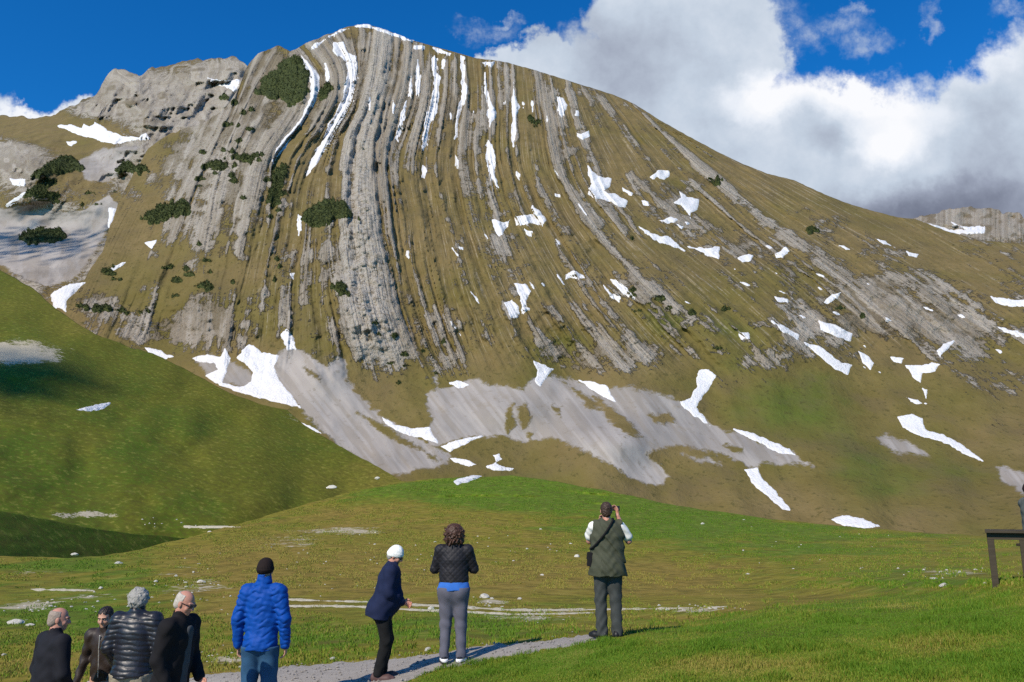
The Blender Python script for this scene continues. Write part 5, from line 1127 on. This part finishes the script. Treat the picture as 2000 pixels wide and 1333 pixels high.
# 6 white hat, bending forward, hands together
p = Person(1.53, lean=.19, yaw=-.25, nod=.45, girth=1.08, arms=dict(eR=(.22,.03,1.16), wR=(.05,.235,1.05), eL=(-.22,.05,1.16), wL=(-.035,.245,1.055)),
           legs=dict(pel=(0,-.03,.96), hL=(-.09,-.02,.93), hR=(.09,-.02,.93), kL=(-.09,.07,.50), kR=(.10,.05,.50), aL=(-.10,-.0,.085), aR=(.10,-.05,.085)))
p.hands['R'] = dict(d=(-.35,.85,-.25), curl=.55, n=(-.9,-.2,-.2), thumb=(0,0,1)); p.hands['L'] = dict(d=(.35,.85,-.25), curl=.55, n=(.9,-.2,-.2), thumb=(0,0,1))
r = stand(p, 745, 1327, R_(-82), SKIN_R, 'person in a white knitted hat, navy coat and black trousers stooping with hands clasped')
link('jacket', p.coat('jacket', cloth('navy_fleece', (.012,.018,.050)), .80, 1.06, 1.08, sleeve=.98, belly=.05, seed=11, hemw=1.03), r)
link('trousers', p.trousers('trousers', cloth('black_trousers', (.010,.010,.010)), seed=11, leg=1.05, top=.86), r); link('hat', p.hat(cloth('white_knit', (.82,.80,.76)), 1.12, -.02, .003), r)
link('hair', p.hair(HAIRGREY, 'short', thick=.99), r); glasses(p, r, DARKGLASS)
sc_ = Field(p.J['nck'] - .14, p.J['nck'] + .14, .006); sc_.cone(p.J['nck'] - p.up * .02 - p.fw * .0, p.J['nck'] + p.fw * .06 - p.up * .035, .066, .058, .03); link('scarf', sc_.mesh('scarf', simple('teal_scarf', (.06,.16,.24), .8, .2, .5, 30.)), r)
for sd in 'LR': link('shoe', p.shoe(sd, simple('brown_shoe', (.10,.055,.05), .6, .3, .3, 30.)), r)
# 7 curly hair, quilted jacket
p = Person(1.68, lean=.0, yaw=.0, nod=.08, girth=1.06, hipw=1.16, arms=dict(eL=(-.262,.07,1.19), wL=(-.09,.21,1.32), eR=(.262,.07,1.19), wR=(.09,.21,1.32)))
p.hands['L'] = dict(d=(.3,.4,.8), curl=.7, n=(.7,-.5,0)); p.hands['R'] = dict(d=(-.3,.4,.8), curl=.7, n=(-.7,-.5,0)); p.toes = {'L': np.array([-.2, .97, 0]), 'R': np.array([.35, .93, 0])}
r = stand(p, 884, 1297, R_(0), SKIN, 'person with curly brown hair, black quilted jacket and grey trousers, elbows raised')
link('jacket', p.coat('jacket', simple('black_quilt', (.014,.013,.016), .62, .3, .2, 12., .2, 200., .003), 1.0, .97, .98, collar=.05, puff=diamonds(.070, .007), seed=12, fold=.003, h=.0075), r)
link('shirt', p.coat('shirt', cloth('bright_blue_cotton', (.035,.14,.48)), .925, .955, sleeves=False, hemw=1.06, top=1.03, collar=0, seed=13, fold=.003), r)
link('trousers', p.trousers('trousers', simple('grey_jersey', (.115,.115,.145), .9, .15, .2, 8., .3, 500., .003), seed=14, top=.965, leg=1.0, flare=.92, fold=.006, hem=.075), r)
link('hair', p.hair(HAIRCURL, 'curly', amp=.003), r)
for sd in 'LR':
    o = link('shoe', p.shoe(sd, BLACKM), r); a = p.J['a' + sd]; tv = nrm(p.toe(sd))
    f = Field(a - .14, a + .14, .006); c0 = a + tv * .0; c0[2] = a[2] - .025; f.cone(c0 - tv * .05, c0 + tv * .05, .045, .05, .02); f.cut(lambda P: np.maximum(np.abs(P[..., 2] - (a[2] - .032)) - .022, .0 * P[..., 2] - 1)); link('stripe', f.mesh('stripe', cloth('white_trim', (.8,.8,.8))), o)
ph = link('phone', None, loc=r.location); bpy.data.objects.remove(ph)
# 8 green vest, camera at the eye
p = Person(1.72, lean=.0, yaw=-.05, nod=-.05, girth=1.20, arms=dict(eL=(-.225,.14,1.24), wL=(-.09,.24,1.47), eR=(.30,.06,1.24), wR=(.165,.10,1.575)), legs=dict(aL=(-.095,-.02,.085), aR=(.10,-.03,.085)))
p.hands['R'] = dict(d=(-.10,.35,.95), curl=.55, n=(-.6,-.2,.1), thumb=(-.3,-.9,0)); p.hands['L'] = dict(d=(.4,.3,.85), curl=.6, n=(.6,-.6,0))
p.toes = {'L': np.array([-.75, .65, 0]), 'R': np.array([.3, .95, 0])}
r = stand(p, 1190, 1246, R_(0), SKIN_R, 'person in a dark green vest over a white shirt, holding a camera up')
GV = simple('olive_vest', (.062,.066,.042), .8, .2, .25, 9., .35, 120., .004)
def vestfold(q, P):
    x, z = P[..., 0], P[..., 2]
    dgl = z - 1.15 + 1.25 * (x - .05)
    return -.016 * np.exp(-(dgl / .022) ** 2) * (x > -.06) * (z < 1.33) - .010 * np.exp(-((dgl - .19) / .02) ** 2) * (x > .02) + .008 * np.sin(dgl * 40) * (x > -.1)
link('vest', p.coat('vest', GV, .79, 1.06, sleeves=False, collar=.045, seed=15, fold=.006, hemw=1.12, puff=vestfold), r)
f = Field(p.J['sL'] - .25, p.J['sR'] + .25, .008)
f.cone(p.J['che'], p.J['nck'] - .05 * p.up, .155, .085, .04, p.fw, .7)
for sd in 'LR': f.cone(p.J['s' + sd], p.J['s' + sd] * .22 + p.J['e' + sd] * .80, .068, .070, .04)
P_ = f.whole(); f.F = (f.F + .005 * np.sin(P_[..., 2] * 60 + P_[..., 0] * 30) * np.sin(P_[..., 1] * 40)).astype(np.float32)
link('shirt', f.mesh('shirt', cloth('white_cotton', (.82,.78,.72))), r)
link('trousers', p.trousers('trousers', simple('slate_trousers', (.050,.055,.052), .9, .15, .25, 10., .3, 300., .003), seed=16, leg=1.0, flare=1.12, fold=.008, hem=.03), r); link('hair', p.hair(HAIRBROWN, 'short'), r)
for sd in 'LR': link('shoe', p.shoe(sd, simple('black_leather_shoe', (.010,.010,.010), .5, .4, .2, 30.)), r)
vest_man, vp = r, p
w = p.J['wR']; cm = w + np.array([-.012, .075, .10])
cbase = Vector(r.location) + Vector(cm)
c_ = bpy.data.objects.new('camera_held', None); COL.objects.link(c_); c_.name = 'compact_camera'; c_.location = cbase; tag(c_, 'small black camera held up to the face of the person in the green vest', 'camera')
small_box('body', (0, 0, 0), (.105, .036, .066), BLACKM, c_); 
bm = bmesh.new(); bmesh.ops.create_cone(bm, cap_ends=True, segments=28, radius1=.024, radius2=.021, depth=.035, matrix=Matrix.Translation((.005, .034, -.002)) @ Matrix.Rotation(math.pi / 2, 4, 'X'))
me = bpy.data.meshes.new('lens'); bm.to_mesh(me); bm.free(); me.materials.append(DARKGLASS); link('lens', me, c_)
small_box('screen', (-.012, -.0195, -.004), (.066, .003, .048), DARKGLASS, c_)
# shoulder bag: strap round the torso, pouch at the left hip
b_ = bpy.data.objects.new('shoulder_bag', None); COL.objects.link(b_); b_.location = r.location; tag(b_, 'black shoulder bag hanging at the left hip of the person in the green vest', 'bag')
f = Field((-.42, -.26, .85), (.25, .26, 1.62), .006)
th = np.linspace(0, 2 * np.pi, 49); A, B = np.array([.085, -.01, 1.515]), np.array([-.225, .0, 1.12])
ring = []
for a in th:
    s_ = .5 - .5 * math.cos(a); c0 = A + (B - A) * s_; wd = .085 + .062 * math.sin(math.pi * s_) ; sgn = -math.sin(a)
    ring.append(c0 + np.array([.02 * math.sin(math.pi * s_), wd * np.sign(sgn) * min(1, abs(sgn) * 2.2) if sgn else 0, 0]) * np.array([1, 1.10, 1]))
for a, b in zip(ring[:-1], ring[1:]): f.cone(a, b, .013, .013, .004)
link('strap', f.mesh('strap', cloth('black_webbing', (.008,.008,.009))), b_)
small_box('pouch', (-.238, -.01, .99), (.05, .15, .18), cloth('black_bag_cloth', (.012,.011,.012)), b_, rot((0, 1, 0), .12)); small_box('flap', (-.258, -.01, 1.03), (.025, .14, .09), cloth('black_flap_cloth', (.014,.012,.012)), b_, rot((0, 1, 0), .12))

# 9 wooden table at the right edge and the figure sitting behind its end
TP = pt(1941, 1150, Y_mead(1941, 1150)); tx, ty, tz = TP
def m_wood(t):
    q = t.obj(); n = t.noise(t.vm('MULTIPLY', q, (1.5, 14, 14)), 2.2, 5., .6); n2 = t.noise(q, 3., 3.)
    return {'Base Color': t.mix(n, (.030,.024,.016), (.085,.068,.045)), 'Roughness': .8, 'Normal': t.bump(n, .5, .004)}
M_WOOD = mat('weathered_wood', m_wood)
tb = bpy.data.objects.new('wooden_table', None); COL.objects.link(tb); tb.location = (tx, ty, tz); tb.rotation_euler = (0, 0, R_(-30)); tag(tb, 'dark weathered wooden table at the right edge of the lawn', 'table')
TS = float(-(pt(1941, 1150, ty)[2] - pt(1941, 1036, ty)[2])); 
for i in range(4): small_box('plank', (.80, .02 + .19 * i, TS - .018), (1.66, .18, .036), M_WOOD, tb, bev=.1)
small_box('rail', (.80, .03, TS - .085), (1.60, .035, .095), M_WOOD, tb, bev=.1); small_box('rail', (.80, .58, TS - .085), (1.60, .035, .095), M_WOOD, tb, bev=.1)
for x, y in ((0.03, .06), (.43, .06), (1.57, .06), (.03, .55), (1.57, .55)): small_box('leg', (x, y, TS * .5 - .10), (.088, .088, TS + .12), M_WOOD, tb, bev=.1)
ub = pt(2032, 1120, ty + .75)
bn = bpy.data.objects.new('wooden_bench', None); COL.objects.link(bn); bn.location = (ub[0] + .02, ty + .75, tz - .05); tag(bn, 'dark wooden bench behind the table at the right edge', 'bench')
small_box('seat', (.60, 0, .62), (1.7, .30, .04), M_WOOD, bn); 
for x in (.30, 1.3): small_box('leg', (x, 0, .20), (.08, .26, .80), M_WOOD, bn)
p = Person(1.72, lean=.0, yaw=.1, nod=.1, girth=1.08, arms=dict(eL=(-.25,.10,1.18), wL=(-.16,.30,1.22), eR=(.25,.10,1.18), wR=(.16,.30,1.22)),
           legs=dict(kL=(-.12,.44,.95), aL=(-.12,.42,.52), kR=(.12,.44,.95), aR=(.12,.42,.52)))
p.hands['L'] = dict(d=(.3,.9,0), curl=.3, n=(0,0,-1)); p.hands['R'] = dict(d=(-.3,.9,0), curl=.3, n=(0,0,-1))
hz = p.J['aL'][2] - .085
root = link('person', p.body(SKIN), loc=(ub[0], ty + .75, float(elev(957)) * (ty + .75) - p.J['hed'][2]), rotz=R_(-92)); tag(root, 'person in a dark cap and grey jacket sitting at the wooden table', 'person')
link('jacket', p.coat('jacket', cloth('grey_jacket', (.10,.11,.10)), .78, 1.05, 1.1, seed=21), root); link('hat', p.hat(cloth('dark_cap', (.020,.010,.010)), 1., -.02), root); link('hair', p.hair(HAIRDARK, 'short', thick=.99), root)
link('trousers', p.trousers('trousers', cloth('dark_trousers', (.03,.03,.035)), seed=22, hem=.44), root)
for sd in 'LR': link('shoe', p.shoe(sd, BLACKM), root)
print('sitting head px', proj(np.array(root.location) + np.array(Matrix.Rotation(R_(-92), 3, 'Z')) @ p.J['hed']))

open('/tmp/heads.txt', 'w').write('\n'.join(map(str, _HEADS)) + '\n' + str((TP, TS, ub, root.location[:], proj(np.array(root.location) + np.array(Matrix.Rotation(R_(-92), 3, 'Z')) @ p.J['hed']))))
